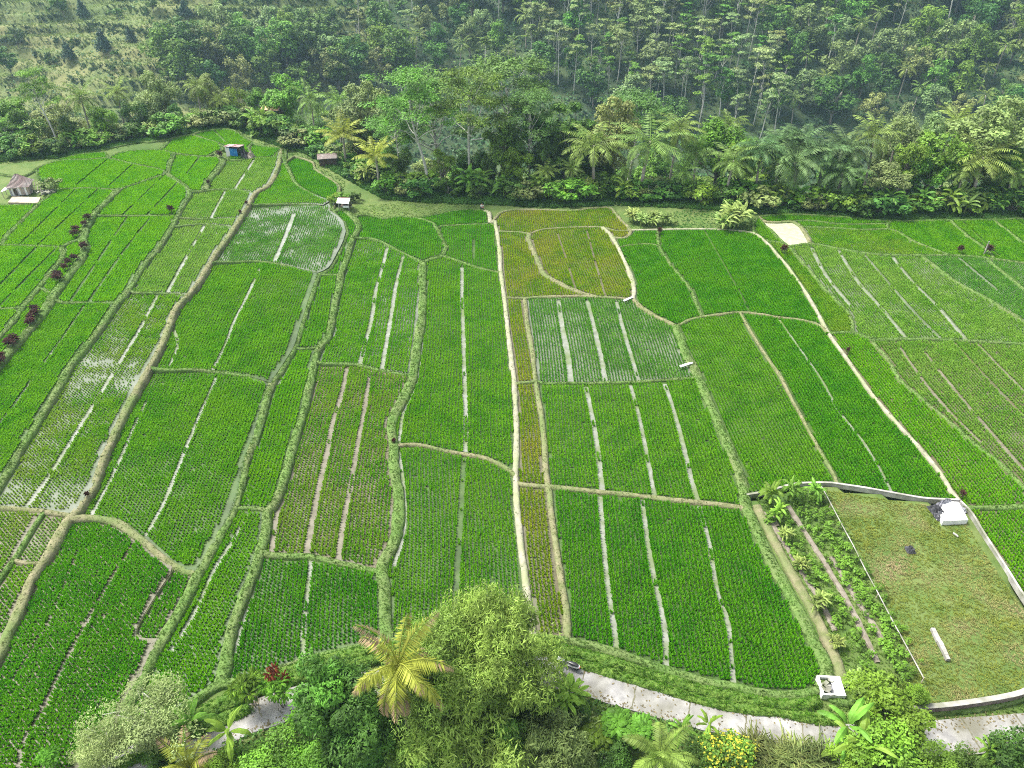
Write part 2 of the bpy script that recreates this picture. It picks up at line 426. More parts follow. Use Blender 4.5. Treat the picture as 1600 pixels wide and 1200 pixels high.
_M = {}
def mat(name, c1, c2=None, scale=1., rough=.8, bump=0., bscale=None, spec=.3, trans=0., rnd=0., c3=None, s3=.1, detail=4., lo=.35, hi=.65, hue=0., metal=0.):
    """base colour wandering between c1 and c2 by world-space noise; c3: a second, broader patchiness; rnd: each object a little different"""
    if name in _M: return _M[name]
    m = bpy.data.materials.new(name); _M[name] = m
    m.use_nodes = True; nt = m.node_tree; N, L = nt.nodes, nt.links
    b = N['Principled BSDF']; out = N['Material Output']
    b.inputs['Roughness'].default_value = rough; b.inputs['Specular IOR Level'].default_value = spec; b.inputs['Metallic'].default_value = metal
    geo = N.new('ShaderNodeNewGeometry')
    col = None
    def noise(sc, det):
        n = N.new('ShaderNodeTexNoise'); n.inputs['Scale'].default_value = sc; n.inputs['Detail'].default_value = det
        L.new(geo.outputs['Position'], n.inputs['Vector']); return n
    def ramp(src, a, z):
        r = N.new('ShaderNodeMapRange'); r.inputs['From Min'].default_value = a; r.inputs['From Max'].default_value = z
        L.new(src, r.inputs['Value']); return r.outputs['Result']
    def mix(f, a, z):
        x = N.new('ShaderNodeMix'); x.data_type = 'RGBA'
        L.new(f, x.inputs['Factor'])
        for sock, v in ((x.inputs[6], a), (x.inputs[7], z)):
            if isinstance(v, tuple): sock.default_value = v + (1,)
            else: L.new(v, sock)
        return x.outputs[2]
    if c2 is not None: col = mix(ramp(noise(scale, detail).outputs['Fac'], lo, hi), tuple(c1), tuple(c2))
    if c3 is not None: col = mix(ramp(noise(s3, 3.).outputs['Fac'], .45, .7), col if col is not None else tuple(c1), tuple(c3))
    if rnd:
        oi = N.new('ShaderNodeObjectInfo'); hs = N.new('ShaderNodeHueSaturation')
        r1 = N.new('ShaderNodeMapRange'); r1.inputs['To Min'].default_value = 1 - rnd; r1.inputs['To Max'].default_value = 1 + rnd
        L.new(oi.outputs['Random'], r1.inputs['Value']); L.new(r1.outputs['Result'], hs.inputs['Value'])
        w = N.new('ShaderNodeMath'); w.operation = 'MULTIPLY'; w.inputs[1].default_value = 7.13
        fr = N.new('ShaderNodeMath'); fr.operation = 'FRACT'
        L.new(oi.outputs['Random'], w.inputs[0]); L.new(w.outputs[0], fr.inputs[0])
        r2 = N.new('ShaderNodeMapRange'); r2.inputs['To Min'].default_value = .5 - hue; r2.inputs['To Max'].default_value = .5 + hue
        L.new(fr.outputs[0], r2.inputs['Value']); L.new(r2.outputs['Result'], hs.inputs['Hue'])
        if col is None: hs.inputs['Color'].default_value = tuple(c1) + (1,)
        else: L.new(col, hs.inputs['Color'])
        col = hs.outputs['Color']
    if col is None: b.inputs['Base Color'].default_value = tuple(c1) + (1,)
    else: L.new(col, b.inputs['Base Color'])
    if bump:
        bn = noise(bscale or scale * 3, 5.); bp = N.new('ShaderNodeBump'); bp.inputs['Strength'].default_value = 1.; bp.inputs['Distance'].default_value = bump
        L.new(bn.outputs['Fac'], bp.inputs['Height']); L.new(bp.outputs['Normal'], b.inputs['Normal'])
    if trans:
        tr = N.new('ShaderNodeBsdfTranslucent'); mx = N.new('ShaderNodeMixShader'); mx.inputs[0].default_value = trans
        if col is None: tr.inputs['Color'].default_value = tuple(c1) + (1,)
        else: L.new(col, tr.inputs['Color'])
        L.new(b.outputs['BSDF'], mx.inputs[1]); L.new(tr.outputs['BSDF'], mx.inputs[2]); L.new(mx.outputs[0], out.inputs['Surface'])
    return m

def leafmat(name, c, var=1.5, rnd=.18, hue=.02, sc=.6, trans=.3, spec=.25):
    c2 = tuple(min(.6, a * var) for a in c)
    return mat(name, tuple(a / var ** .5 for a in c), c2, scale=sc, rough=.55, spec=spec, trans=trans, rnd=rnd, hue=hue, detail=5.)

def resample(P, step):
    P = np.asarray(P, float); d = np.r_[0, np.cumsum(np.linalg.norm(np.diff(P, axis=0), axis=1))]
    n = max(2, int(d[-1] / step) + 1); s = np.linspace(0, d[-1], n)
    return np.stack([np.interp(s, d, P[:, k]) for k in range(P.shape[1])], 1)
# ---------------------------------------------------------------- materials of the land
M_SOIL = mat('soil', (.075, .13, .025), (.12, .16, .045), scale=.5, rough=.95, bump=.15, c3=(.05, .10, .018), s3=.06)
M_FOREST = mat('forest_floor', (.025, .055, .02), (.06, .085, .035), scale=.25, rough=.95, bump=.4, bscale=.9, c3=(.08, .12, .04), s3=.03)
M_HILLGRASS = mat('hill_grass', (.10, .14, .04), (.19, .19, .075), scale=.16, rough=.95, bump=.5, bscale=.7, c3=(.10, .15, .045), s3=.03, lo=.3, hi=.7)
M_WATER = mat('paddy_water', (.10, .125, .07), (.17, .185, .14), scale=.6, rough=.2, spec=.5, c3=(.07, .10, .04), s3=.3)  # base colour lightened to carry the sky's reflection
M_GREENW = mat('paddy_bed', (.045, .095, .015), (.075, .12, .03), scale=.8, rough=.35, spec=.4, c3=(.035, .06, .015), s3=.3)
M_SHEENW = mat('sky_sheen_water', (.15, .165, .115), (.24, .25, .21), scale=1.1, rough=.18, spec=.5, c3=(.12, .16, .05), s3=.35)  # pale base colour stands in for sky mirrored in the furrow water
M_SILTM = mat('silt_mud', (.115, .105, .07), (.18, .165, .12), scale=1.3, rough=.6, bump=.02)
M_MUD = mat('paddy_mud', (.075, .068, .032), (.115, .10, .055), scale=1.2, rough=.5, spec=.4, bump=.03, c3=(.12, .12, .075), s3=.35)
M_PALE = mat('pale_field', (.30, .32, .19), (.40, .41, .28), scale=1.5, rough=.6)
M_BANK = {'grass': mat('bank_grass', (.075, .145, .027), (.125, .20, .05), scale=1.6, rough=.9, bump=.12, bscale=5., c3=(.13, .165, .06), s3=.25),
          'dry': mat('bank_dry', (.125, .14, .055), (.21, .195, .11), scale=1.4, rough=.9, bump=.1, bscale=5., c3=(.11, .16, .045), s3=.22),
          'pale': mat('bank_pale', (.21, .21, .14), (.33, .31, .23), scale=1.3, rough=.85, bump=.06, bscale=5., c3=(.22, .25, .12), s3=.3),
          'lush': mat('hedge_grass', (.06, .13, .015), (.12, .20, .03), scale=2.2, rough=.9, bump=.2, bscale=6.)}
def rice(name, a, b, c3):
    return mat(name, a, b, scale=.45, rough=.7, spec=.06, trans=.45, c3=c3, s3=.13, detail=5., lo=.4, hi=.62)
RICE = {'deep': rice('rice_deep', (.068, .28, .005), (.118, .36, .009), (.12, .335, .007)),
        'mid': rice('rice_mid', (.098, .315, .007), (.165, .40, .013), (.165, .375, .014)),
        'lime': rice('rice_lime', (.115, .35, .005), (.175, .43, .008), (.175, .40, .008)),
        'olive': rice('rice_olive', (.1365, .2925, .0039), (.2470, .3770, .0078), (.3120, .3510, .0234)),
        'weak': rice('rice_weak', (.11, .31, .008), (.19, .39, .016), (.225, .35, .03)),
        'pale': rice('rice_pale', (.145, .33, .025), (.235, .42, .055), (.22, .38, .055)),
        'gray': rice('rice_gray', (.085, .27, .02), (.15, .35, .04), (.125, .32, .03))}

# ---------------------------------------------------------------- the paddies: seed point, rice colour, cover, patchiness, sheet, label
FIELDS = [
 ((-40, 258), 'deep', .9, .2, 'w', 'dark green rice paddy below the forest at the far left corner'),
 ((-40, 300), 'mid', .8, .3, 'w', 'light green rice paddy left of the thatched hut'),
 ((-40, 353), 'lime', .95, .1, 'w', 'lime green rice paddy below the thatched hut'),
 ((95, 343), 'lime', 1.0, .1, 'w', 'long lime green paddy striped by two dark furrows, right of the thatched hut yard'),
 ((165, 272), 'lime', 1.0, .1, 'w', 'wide lime green paddy behind the shrubs beside the thatched hut'),
 ((145, 246), 'lime', .95, .1, 'w', 'thin lime green paddy sliver on the forest rim above the widest upper paddy'),
 ((215, 250), 'lime', 1.0, .1, 'w', 'lime green lens shaped paddy near the top left, below the narrow rim paddy'),
 ((250, 226), 'lime', .95, .1, 'w', 'narrow lime green paddy hugging the forest rim at the upper left'),
 ((295, 227), 'lime', .95, .1, 'w', 'small lime green paddy left of the blue walled hut'),
 ((369, 224), 'lime', .95, .1, 'w', 'lime green paddy behind the blue walled hut'),
 ((405, 239), 'mid', .95, .1, 'w', 'small green paddy right of the blue walled hut'),
 ((300, 270), 'lime', 1.0, .1, 'w', 'lime green paddy below the blue walled hut, left of the wide scrubby bank'),
 ((392, 275), 'pale', .88, .2, 'w', 'pale green paddy with one dividing furrow, just below the blue walled hut'),
 ((444, 299), 'mid', .85, .15, 'w', 'green triangular paddy below the fork of two banks, beside the beige footpath'),
 ((475, 272), 'deep', .95, .1, 'w', 'deep green tongue shaped paddy beside the tin roofs in the bushes'),
 ((240, 310), 'lime', 1.0, .1, 'w', 'lime green rounded paddy with two diagonal dark furrows above the red cordyline bank'),
 ((345, 320), 'pale', .88, .2, 'w', 'small pale green paddy under the wide scrubby bank, split by a light furrow'),
 ((330, 347), 'pale', .88, .2, 'w', 'very thin pale strip paddy between two cross banks left of the beige footpath'),
 ((274, 420), 'pale', .8, .3, 'w', 'pale sparse paddy with a light furrow, left of the bend in the beige footpath'),
 ((180, 390), 'lime', .95, .2, 'w', 'yellow lime green paddy striped by two dark furrows, right of the red cordyline bank'),
 ((115, 395), 'lime', .95, .1, 'w', 'little pointed lime green paddy squeezed against the red cordyline bank'),
 ((-60, 430), 'lime', .95, .1, 'w', 'lime green paddy with dark diagonal furrows at the left edge above the cordyline bank'),
 ((-60, 530), 'lime', .95, .1, 'w', 'lime green paddy cut by the left edge of the photo, left of the cordyline bank'),
 ((50, 495), 'mid', .95, .1, 'w', 'narrow green paddy ribbon running along the left side of the red cordyline bank'),
 ((75, 560), 'mid', 1.0, .1, 'w', 'long bright green paddy with one light furrow, right of the red cordyline bank'),
 ((150, 640), 'weak', .68, .55, 'w', 'long patchy olive paddy with standing water, left of the beige footpath'),
 ((380, 490), 'mid', .9, .35, 'w', 'green paddy with pale watery patches and a white furrow, right of the beige footpath'),
 ((470, 360), 'gray', .55, .55, 'w', 'flooded grey green paddy with large pale water patches below the small roofed shelter'),
 ((549, 360), 'deep', .95, .1, 'w', 'slim deep green paddy wedged between two curving grass banks under the small roofed shelter'),
 ((498, 500), 'mid', .95, .15, 'w', 'short narrow green paddy between two grass banks in the left middle'),
 ((275, 720), 'mid', .9, .45, 'w', 'big green paddy with a white furrow, left of the long narrow paddy'),
 ((412, 740), 'lime', .95, .15, 'w', 'long narrow yellow green paddy between two thick grass banks'),
 ((300, 1030), 'lime', .92, .25, 'w', 'bottom left yellow green paddy running down to the grey feathery tree'),
 ((80, 1100), 'deep', 1.0, .12, 'm', 'large dark green paddy in the bottom left corner'),
 ((245, 955), 'deep', .95, .1, 'm', 'small dark green plot fenced by a thin brown strip inside the bottom left fields'),
 ((60, 845), 'pale', .6, .3, 'm', 'small pale olive plot under the junction of the beige footpath'),
 ((-45, 860), 'weak', .8, .2, 'm', 'olive green paddy at the left edge beside the small pale plot'),
 ((-70, 1072), 'weak', .8, .2, 'm', 'olive green paddy wedge left of the lower end of the beige footpath'),
 ((530, 780), 'weak', .82, .35, 'm', 'olive paddy with thin rice, bare mud and two brown furrows in the left centre'),
 ((465, 950), 'deep', .93, .25, 'w', 'dark green paddy with glinting rows behind the tall coconut palm in the foreground'),
 ((590, 490), 'mid', .85, .3, 'w', 'green paddy with two wide white furrows left of the centre'),
 ((600, 360), 'deep', .95, .1, 'w', 'deep green rounded paddy under the mown grass patch'),
 ((720, 341), 'deep', .95, .1, 'w', 'small deep green paddy beside the crouching person'),
 ((744, 384), 'deep', .92, .12, 'w', 'deep green paddy with a short white furrow, left of the top of the pale path'),
 ((720, 610), 'mid', .95, .2, 'w', 'long green paddy with one straight white furrow in the middle of the picture'),
 ((700, 890), 'mid', .9, .3, 'w', 'green paddy with pale rows and one white furrow, behind the bamboo'),
 ((812, 346), 'olive', .9, .15, 'm', 'olive paddy at the top of the narrow central strip, below the palms'),
 ((812, 430), 'olive', .9, .15, 'm', 'olive paddy left of the diagonal bank at the head of the central strip'),
 ((915, 405), 'olive', .9, .2, 'm', 'olive paddy with two thin furrows, right of the diagonal bank of the strip head'),
 ((970, 367), 'olive', .9, .1, 'm', 'tiny olive paddy corner at the right end of the strip head'),
 ((812, 540), 'olive', .88, .15, 'm', 'upper narrow olive paddy of the central strip'),
 ((829, 680), 'olive', .88, .15, 'm', 'middle narrow olive paddy of the central strip'),
 ((845, 860), 'olive', .85, .2, 'm', 'lowest narrow olive paddy of the central strip, ending at the road'),
 ((930, 530), 'gray', .74, .4, 'w', 'grey green paddy with three broad white furrows right of the central strip'),
 ((1030, 690), 'mid', .93, .25, 'w', 'green paddy with three white furrows, second from the road, right of the central strip'),
 ((1070, 910), 'deep', .98, .1, 'w', 'big dark green paddy with three grey furrows above the hedges by the road'),
 ((1005, 373), 'deep', 1.0, .1, 'w', 'small deep green paddy below the pale ginger plants'),
 ((1035, 450), 'deep', 1.0, .1, 'w', 'deep green paddy with a curved right edge, right of the head of the central strip'),
 ((1130, 430), 'deep', 1.0, .08, 'w', 'vivid dark green paddy with one thin furrow below the big ginger clump'),
 ((1200, 680), 'mid', .9, .35, 'w', 'green paddy with a faint pale patch, right of the irrigation ditch'),
 ((1350, 690), 'deep', .98, .1, 'w', 'long vivid green paddy with one dark furrow ending at the low wall'),
 ((1234, 365), 'pond', 0, 0, 'p', 'small pale bare plot filled with cream water near the right forest edge'),
 ((1193, 360), 'mid', .95, .1, 'w', 'tiny green paddy corner left of the cream coloured plot'),
 ((1300, 343), 'mid', .9, .15, 'w', 'thin green terrace paddy right under the dark forest edge on the right'),
 ((1355, 355), 'mid', .9, .15, 'w', 'second thin terrace paddy under the round grey green tree'),
 ((1375, 379), 'weak', .8, .25, 'w', 'olive green paddy right of the cream coloured plot'),
 ((1475, 370), 'mid', .9, .15, 'w', 'dark green paddy behind the withered bush on the right bank'),
 ((1565, 380), 'mid', .9, .15, 'w', 'green paddy striped by a light bank in the upper right, behind the second withered bush'),
 ((1625, 365), 'mid', .9, .15, 'w', 'green paddy in the far upper right corner of the fields'),
 ((1300, 495), 'weak', .95, .15, 'w', 'narrow green paddy tongue beside the white path in the upper right'),
 ((1400, 465), 'pale', .78, .5, 'w', 'broad patchy light green paddy with pale water streaks on the right'),
 ((1535, 433), 'gray', .75, .3, 'w', 'grey green paddy strip with one bright wet spot on the right'),
 ((1620, 438), 'gray', .75, .3, 'w', 'grey green paddy at the right edge behind the strip with the wet spot'),
 ((1550, 610), 'pale', .8, .4, 'm', 'large pale olive paddy with thin furrows at the right edge'),
 ((1520, 745), 'lime', .88, .15, 'm', 'yellow green paddy strip right of the long white path'),
 ((1597, 840), 'lime', .88, .15, 'm', 'yellow green paddy outside the right wall of the grass lot'),
]
# furrows without rice: (points, width m)
FURROWS = [
 ([(459,335),(450,360),(440,385),(430,408)],.45), ([(408,415),(385,465),(365,505),(350,545),(332,578)],.4), ([(338,590),(318,635),(295,690),(275,740),(255,790),(228,838)],.35),
 ([(605,388),(597,420),(587,455),(580,500),(562,570)],.55), ([(630,402),(620,440),(612,490),(597,577)],.5),
 ([(542,575),(535,610),(520,660),(508,720),(495,775),(485,830),(478,868)],.5), ([(578,580),(572,625),(560,690),(548,760),(538,810),(528,877)],.45),
 ([(722,418),(722,470),(724,530),(726,600),(728,660),(727,705),(725,720),(722,760),(719,820),(715,880),(711,950),(709,985)],.5), ([(740,375),(740,405)],.3),
 ([(872,470),(880,520),(888,560),(892,598)],.6), ([(917,470),(930,520),(942,575),(945,597)],.55), ([(963,472),(975,520),(990,570),(998,595)],.45),
 ([(915,605),(925,650),(933,700),(941,768)],.5), ([(985,602),(1000,660),(1012,720),(1023,776)],.4), ([(1038,600),(1052,640),(1068,700),(1080,750),(1091,786)],.45),
 ([(937,776),(943,850),(950,920),(960,985),(963,1018)],.42), ([(1003,781),(1012,850),(1025,920),(1038,980),(1041,1042)],.42), ([(1092,790),(1108,850),(1120,920),(1138,980),(1146,1070)],.35),
 ([(1101,362),(1120,395),(1140,430),(1160,465),(1171,490)],.3), ([(1217,500),(1250,547),(1282,592),(1310,642),(1340,680),(1370,725),(1392,769)],.34),
 ([(247,460),(215,520),(170,595),(130,660),(90,725),(45,790)],.45), ([(197,341),(170,382),(125,449),(110,472)],.3), ([(235,341),(195,392),(155,449),(140,472)],.3),
 ([(132,478),(100,525),(55,587),(25,630),(-10,675)],.35), ([(352,299),(330,341)],.35), ([(320,353),(290,405),(262,458)],.4), ([(397,250),(367,296)],.4),
 ([(117,298),(75,340),(32,382)],.3), ([(152,298),(107,340),(62,382)],.3), ([(57,388),(0,447),(-40,490)],.3), ([(88,390),(30,449),(-20,500)],.3),
 ([(167,251),(120,290)],.3), ([(207,258),(170,292)],.3), ([(255,276),(192,337)],.3), ([(277,288),(230,338)],.3), ([(312,246),(282,285)],.3), ([(335,204),(352,222)],.3),
 ([(212,845),(160,930),(135,975),(100,1040),(65,1115),(37,1163),(28,1220)],.32), ([(487,872),(480,930),(475,980),(473,1036)],.35), ([(120,860),(80,960),(20,1060)],.15),
 ([(1310,392),(1340,440),(1375,480),(1415,528)],.4), ([(1350,398),(1390,445),(1430,490),(1470,530)],.3), ([(1395,403),(1425,440),(1470,485),(1512,535)],.4), ([(1268,388),(1290,430),(1330,480)],.4),
 ([(1400,535),(1440,592),(1480,640),(1530,690)],.35), ([(1445,552),(1500,620),(1560,690),(1600,735)],.4), ([(1527,538),(1600,612),(1640,650)],.35), ([(1490,535),(1560,610),(1640,690)],.3),
 ([(870,362),(886,410),(901,458)],.3), ([(917,362),(930,410),(946,464)],.3), ([(1505,348),(1560,400)],.25), ([(1590,345),(1640,385)],.25), ([(1500,405),(1560,455),(1620,505)],.3),
 ([(664,416),(664,480),(661,515),(656,560),(650,595),(642,618),(630,645),(624,688)],.36), ([(623,706),(630,760),(632,800),(626,850),(615,885)],.36), ([(458,722),(443,770),(433,800),(427,835),(424,862)],.4), ([(398,905),(387,940),(376,980),(365,1020)],.36),
 ([(456,560),(446,580),(434,600)],.4), ([(386,803),(366,842),(334,892),(305,955),(268,1015)],.36), ([(270,512),(277,535),(265,568)],.36), ([(227,625),(208,664),(193,700),(172,745),(142,803)],.34), ([(489,440),(483,470),(474,505),(467,540)],.34), ([(533,455),(526,490),(518,530)],.3), ([(330,850),(345,838),(360,812),(372,780)],.5), ([(1072,552),(1086,585)],.3),
]
# which furrows get a strip of mud, or of water with sky sheen in its colour (the rest are just dark gaps)
PALE_MIN = .335

def wpoly(P): x, y = on_plateau(P[:, 0], P[:, 1]); return np.stack([x, y], 1)
lines, faces = build_net()
faces = [f for f in faces if f[0] > 60 and f[0] < 700000]
fworld = [wpoly(f[1]) for f in faces]
furrow_w = [(resample(wpoly(catmull(p, 8.)), .6), w) for p, w in FURROWS]

def find_face(px, py):
    best = None
    for i, f in enumerate(faces):
        if inside(f[1], px, py)[0] and (best is None or f[0] < faces[best][0]): best = i
    return best

def seg_dist(Q, P, w=None, closed=True):
    """least distance of points Q to a line (less half of each edge's width)"""
    A = P; B = np.roll(P, -1, 0)
    if not closed: A, B = P[:-1], P[1:]
    best = np.full(len(Q), 1e9)
    for i in range(len(A)):
        ab = B[i] - A[i]; l2 = ab @ ab + 1e-12
        t = np.clip(((Q - A[i]) @ ab) / l2, 0, 1)
        d = np.hypot(*(Q - A[i] - t[:, None] * ab).T) - (w[i] * .5 if w is not None else 0)
        best = np.minimum(best, d)
    return best

VPX, VPY = 710., -265.
def row_dir(px, py):
    d = np.array([VPX - px, VPY - py]); d = d / np.hypot(*d) * 20
    x, y = on_plateau(np.array([px, px + d[0]]), np.array([py, py + d[1]]))
    v = np.array([x[1] - x[0], y[1] - y[0]]); return v / np.hypot(*v)

RS, PS = .355, .325            # row and plant spacing, metres
def clumps(P2, z, s, rng, nb=7, h=.46, rad=.26, w=.085):
    """one tuft of blades at each point"""
    n = len(P2)
    th = rng.rand(n, 1) * 6.28 + np.arange(nb)[None] * (6.28 / nb) + (rng.rand(n, nb) - .5) * .9
    r = rad * s[:, None] * (.35 + .75 * rng.rand(n, nb)); hh = h * s[:, None] * (.65 + .5 * rng.rand(n, nb)) * (1.15 - .35 * r / rad)
    c, sn = np.cos(th), np.sin(th)
    bx, by = P2[:, :1] + c * .04, P2[:, 1:2] + sn * .04
    ww = w * (.55 + .45 * s[:, None])
    z = np.broadcast_to(np.asarray(z).reshape(-1, 1), (n, 1))
    o = np.ones_like(c)
    V = np.stack([np.stack([bx - sn * ww * .5, by + c * ww * .5, z * o], -1), np.stack([bx + sn * ww * .5, by - c * ww * .5, z * o], -1),
                  np.stack([P2[:, :1] + c * r * .72 + sn * ww * .42, P2[:, 1:2] + sn * r * .72 - c * ww * .42, z + hh * .82], -1),
                  np.stack([P2[:, :1] + c * r * 1.15, P2[:, 1:2] + sn * r * 1.15, z + hh * .86], -1)], 2)
    return V.reshape(-1, 3)

NF = 0
low_zone = []
for (sx, sy), cls, cover, patch, sheet, label in FIELDS:
    fi = find_face(sx, sy)
    if fi is None:
        print('NO FACE for', sx, sy, label); continue
    ar, Ppx, ew = faces[fi]; P = fworld[fi]
    if faces[fi] is None or any(fi == z[0] for z in low_zone): print('TAKEN', sx, sy, label); continue
    c = P.mean(0); lev = float(plateau(c[0], c[1]))
    rng = np.random.RandomState(100 + NF); NF += 1
    low_zone.append((fi, lev))
    zs = lev - .03
    # the flooded bed
    me = bpy.data.meshes.new('rice_paddy')
    Pk = P[::-1] if np.sum(P[:, 0] * np.roll(P[:, 1], -1) - np.roll(P[:, 0], -1) * P[:, 1]) < 0 else P
    keep = [i for i in range(len(Pk)) if np.hypot(*(Pk[i] - Pk[i - 1])) > .02]
    Pk = Pk[keep]
    me.from_pydata([(p[0] - c[0], p[1] - c[1], 0.) for p in Pk], [], [list(range(len(Pk)))]); me.update()
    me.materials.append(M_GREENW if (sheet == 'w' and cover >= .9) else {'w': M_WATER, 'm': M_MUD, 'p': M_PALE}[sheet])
    o = bpy.data.objects.new('pond' if cls == 'pond' else 'rice_paddy', me); COL.objects.link(o)
    o.location = (float(c[0]), float(c[1]), zs)
    tag(o, label, 'paddy field', 'rice paddies on the terrace')
    if cls == 'pond': continue
    d = row_dir(sx, sy)
    for F, fw in furrow_w:                           # rows follow the paddy's own furrow
        mid = F[len(F) // 2]
        if len(F) > 12 and inside(P, mid[0], mid[1])[0]:
            d = F[-1] - F[0]; d = d / np.hypot(*d); break
    e = np.array([-d[1], d[0]])
    q = P @ np.stack([d, e], 1)
    u = np.arange(q[:, 0].min(), q[:, 0].max(), PS); v = np.arange(q[:, 1].min(), q[:, 1].max(), RS)
    U, Vv = np.meshgrid(u, v); U = U.ravel(); Vv = Vv.ravel()
    Vv = Vv + .12 * np.sin(U * .21 + rng.rand() * 6) + .10 * (vnoise(U, Vv, 5., 5) - .5)
    far = math.hypot(c[0], c[1]) > 105
    Q = np.stack([U, Vv], 1) @ np.stack([d, e], 0)
    Q = Q[inside(P, Q[:, 0], Q[:, 1])]
    if len(Q) == 0: continue
    Q = Q[seg_dist(Q, P, ew * .76) > .05 + .16 * vnoise(Q[:, 0], Q[:, 1], 1.5, 6)]
    for F, fw in furrow_w:
        lo, hi = F.min(0) - 1, F.max(0) + 1
        if (P.max(0) < lo).any() or (P.min(0) > hi).any(): continue
        m = ((Q > lo) & (Q < hi)).all(1)
        if not m.any(): continue
        A = Q[m]; dd = np.full(len(A), 1e9); near = A.copy()
        for a, b2 in zip(F, F[1:]):
            ab = b2 - a; t = np.clip(((A - a) @ ab) / (ab @ ab + 1e-12), 0, 1)[:, None]; pt = a + t * ab; e2 = np.hypot(*(A - pt).T); u2 = e2 < dd
            near[u2] = pt[u2]; dd[u2] = e2[u2]
        thr = fw * (.75 if far else .5) + .12 + .05 * vnoise(A[:, 0], A[:, 1], .9, 8)
        mv = (dd < thr) & (dd > .02); A2 = A.copy(); A2[mv] = near[mv] + (A[mv] - near[mv]) / dd[mv, None] * thr[mv, None]; Q[m] = A2
        continue
        if m.any(): k[m] = seg_dist(Q[m], F, None, False) > (fw * .42 + .02) * (.85 + .3 * vnoise(Q[m][:, 0], Q[m][:, 1], 1.2, 8))
    Q = Q + (rng.rand(len(Q), 2) - .5) * .07
    nz = .38 * vnoise(Q[:, 0], Q[:, 1], 7., 7) + .32 * vnoise(Q[:, 0], Q[:, 1], 1.6, 9) + (.1 if cover >= .88 else .3) * rng.rand(len(Q))
    s = np.clip(cover + patch * (nz - .5) * 2.6, .15, 1.12) * (.95 + .1 * rng.rand(len(Q)))
    k = (s > .26) & (rng.rand(len(Q)) > .002)
    Q, s = Q[k], s[k]
    for F, fw in furrow_w:                           # strips in the wider furrows
        mid = F[len(F) // 2]
        if fw < PALE_MIN or not inside(P, mid[0], mid[1])[0]: continue
        F = F[inside(P, F[:, 0], F[:, 1])]
        if len(F) < 3: continue
        T = np.gradient(F, axis=0); T /= np.linalg.norm(T, axis=1)[:, None] + 1e-9; S_ = np.stack([-T[:, 1], T[:, 0]], 1)
        hw = fw * .62 * (.65 + .7 * vnoise(F[:, 0], F[:, 1], 1.1, 71))[:, None]
        fb_ = MB(); fb_.grid(np.stack([np.c_[F - c + S_ * hw, np.full(len(F), .012)], np.c_[F - c - S_ * hw, np.full(len(F), .012)]], 1)); fb_.build('furrow', M_SILTM if sheet == 'm' else M_SHEENW, o)
    b = MB(); V = clumps(Q - c, .0, s, rng, nb=6 if far else 8, h=.46, rad=.225, w=.18 if far else .15)
    b.add(V, q=np.arange(len(V)).reshape(-1, 4))
    r = b.build('rice_plants', RICE[cls], o); r['kind'] = 'stuff'

# ---------------------------------------------------------------- ground sheet (paddy beds cut down into it), hillside included
def axis(*segs):
    out = []
    for a, b, st in segs: out += list(np.arange(a, b, st))
    return np.array(out + [segs[-1][1]])
GX = axis((-900, -300, 25), (-300, -110, 5), (-110, 110, 1.0), (110, 300, 5), (300, 900, 25))
GY = axis((-150, 10, 8), (10, 185, 1.0), (185, 255, 2.6), (255, 395, 1.4), (395, 470, 2.6), (470, 1000, 20))
XX, YY = np.meshgrid(GX, GY); ZZ = terrain(XX, YY) - .1
cutm = np.zeros(XX.shape, bool)
for fi, lev in low_zone:
    P = fworld[fi]; lo, hi = P.min(0), P.max(0)
    m = (XX >= lo[0]) & (XX <= hi[0]) & (YY >= lo[1]) & (YY <= hi[1])
    if not m.any(): continue
    iy, ix = np.nonzero(m); Q = np.stack([XX[iy, ix], YY[iy, ix]], 1)
    k = inside(P, Q[:, 0], Q[:, 1])
    cutm[iy[k], ix[k]] = True
ZZ = np.where(cutm, ZZ - .75, ZZ)
b = MB(); b.grid(np.stack([XX, YY, ZZ], -1))
ground = b.build('ground', [M_SOIL, M_FOREST, M_HILLGRASS], None, True)
cx = (XX[:-1, :-1] + XX[1:, 1:]) / 2; cy = (YY[:-1, :-1] + YY[1:, 1:]) / 2
gm = np.where(cy > edge(cx) + 1.5, 1, 0)
gm = np.where((cy > 255) & (cx + (vnoise(cx, cy, 60, 3) - .5) * 50 < -72), 2, gm)
ground.data.polygons.foreach_set('material_index', gm.ravel().astype(np.int32))
ground['kind'] = 'structure'

# ---------------------------------------------------------------- banks
def ribbon(b, P, w, h, depth, rng, m=0, base=None, rough=.16):
    """a raised earth bank with a rounded, uneven profile"""
    P = resample(P, .55); n = len(P)
    P = P + .10 * np.stack([vnoise(P[:, 0], P[:, 1], 2., 11) - .5, vnoise(P[:, 0], P[:, 1], 2., 12) - .5], 1)
    T = np.gradient(P, axis=0); T /= np.linalg.norm(T, axis=1)[:, None] + 1e-9
    S = np.stack([-T[:, 1], T[:, 0]], 1)
    prof = np.array([(-.72, -1), (-.56, -.15), (-.46, .62), (-.22, .94), (.03, 1.), (.24, .93), (.46, .6), (.57, -.18), (.72, -1)])
    V = np.zeros((n, len(prof), 3))
    ww = w * (1 + .32 * (vnoise(P[:, 0], P[:, 1], 2.4, 13) - .5))
    zb = (plateau(P[:, 0], P[:, 1]) if base is None else base(P[:, 0], P[:, 1]))
    for j, (a, hz) in enumerate(prof):
        jx = rough * w * (rng.rand(n) - .5)
        V[:, j, :2] = P + S * (a * ww + jx)[:, None]
        V[:, j, 2] = zb + np.where(hz > 0, h * hz * (1 + .25 * (rng.rand(n) - .5)), depth * hz if hz < -.5 else hz * .5)
    b.grid(V, m)
    return P, ww, zb
tuft_pts, tuft_z, tuft_s, dry_pts, dry_z, dry_s = [], [], [], [], [], []
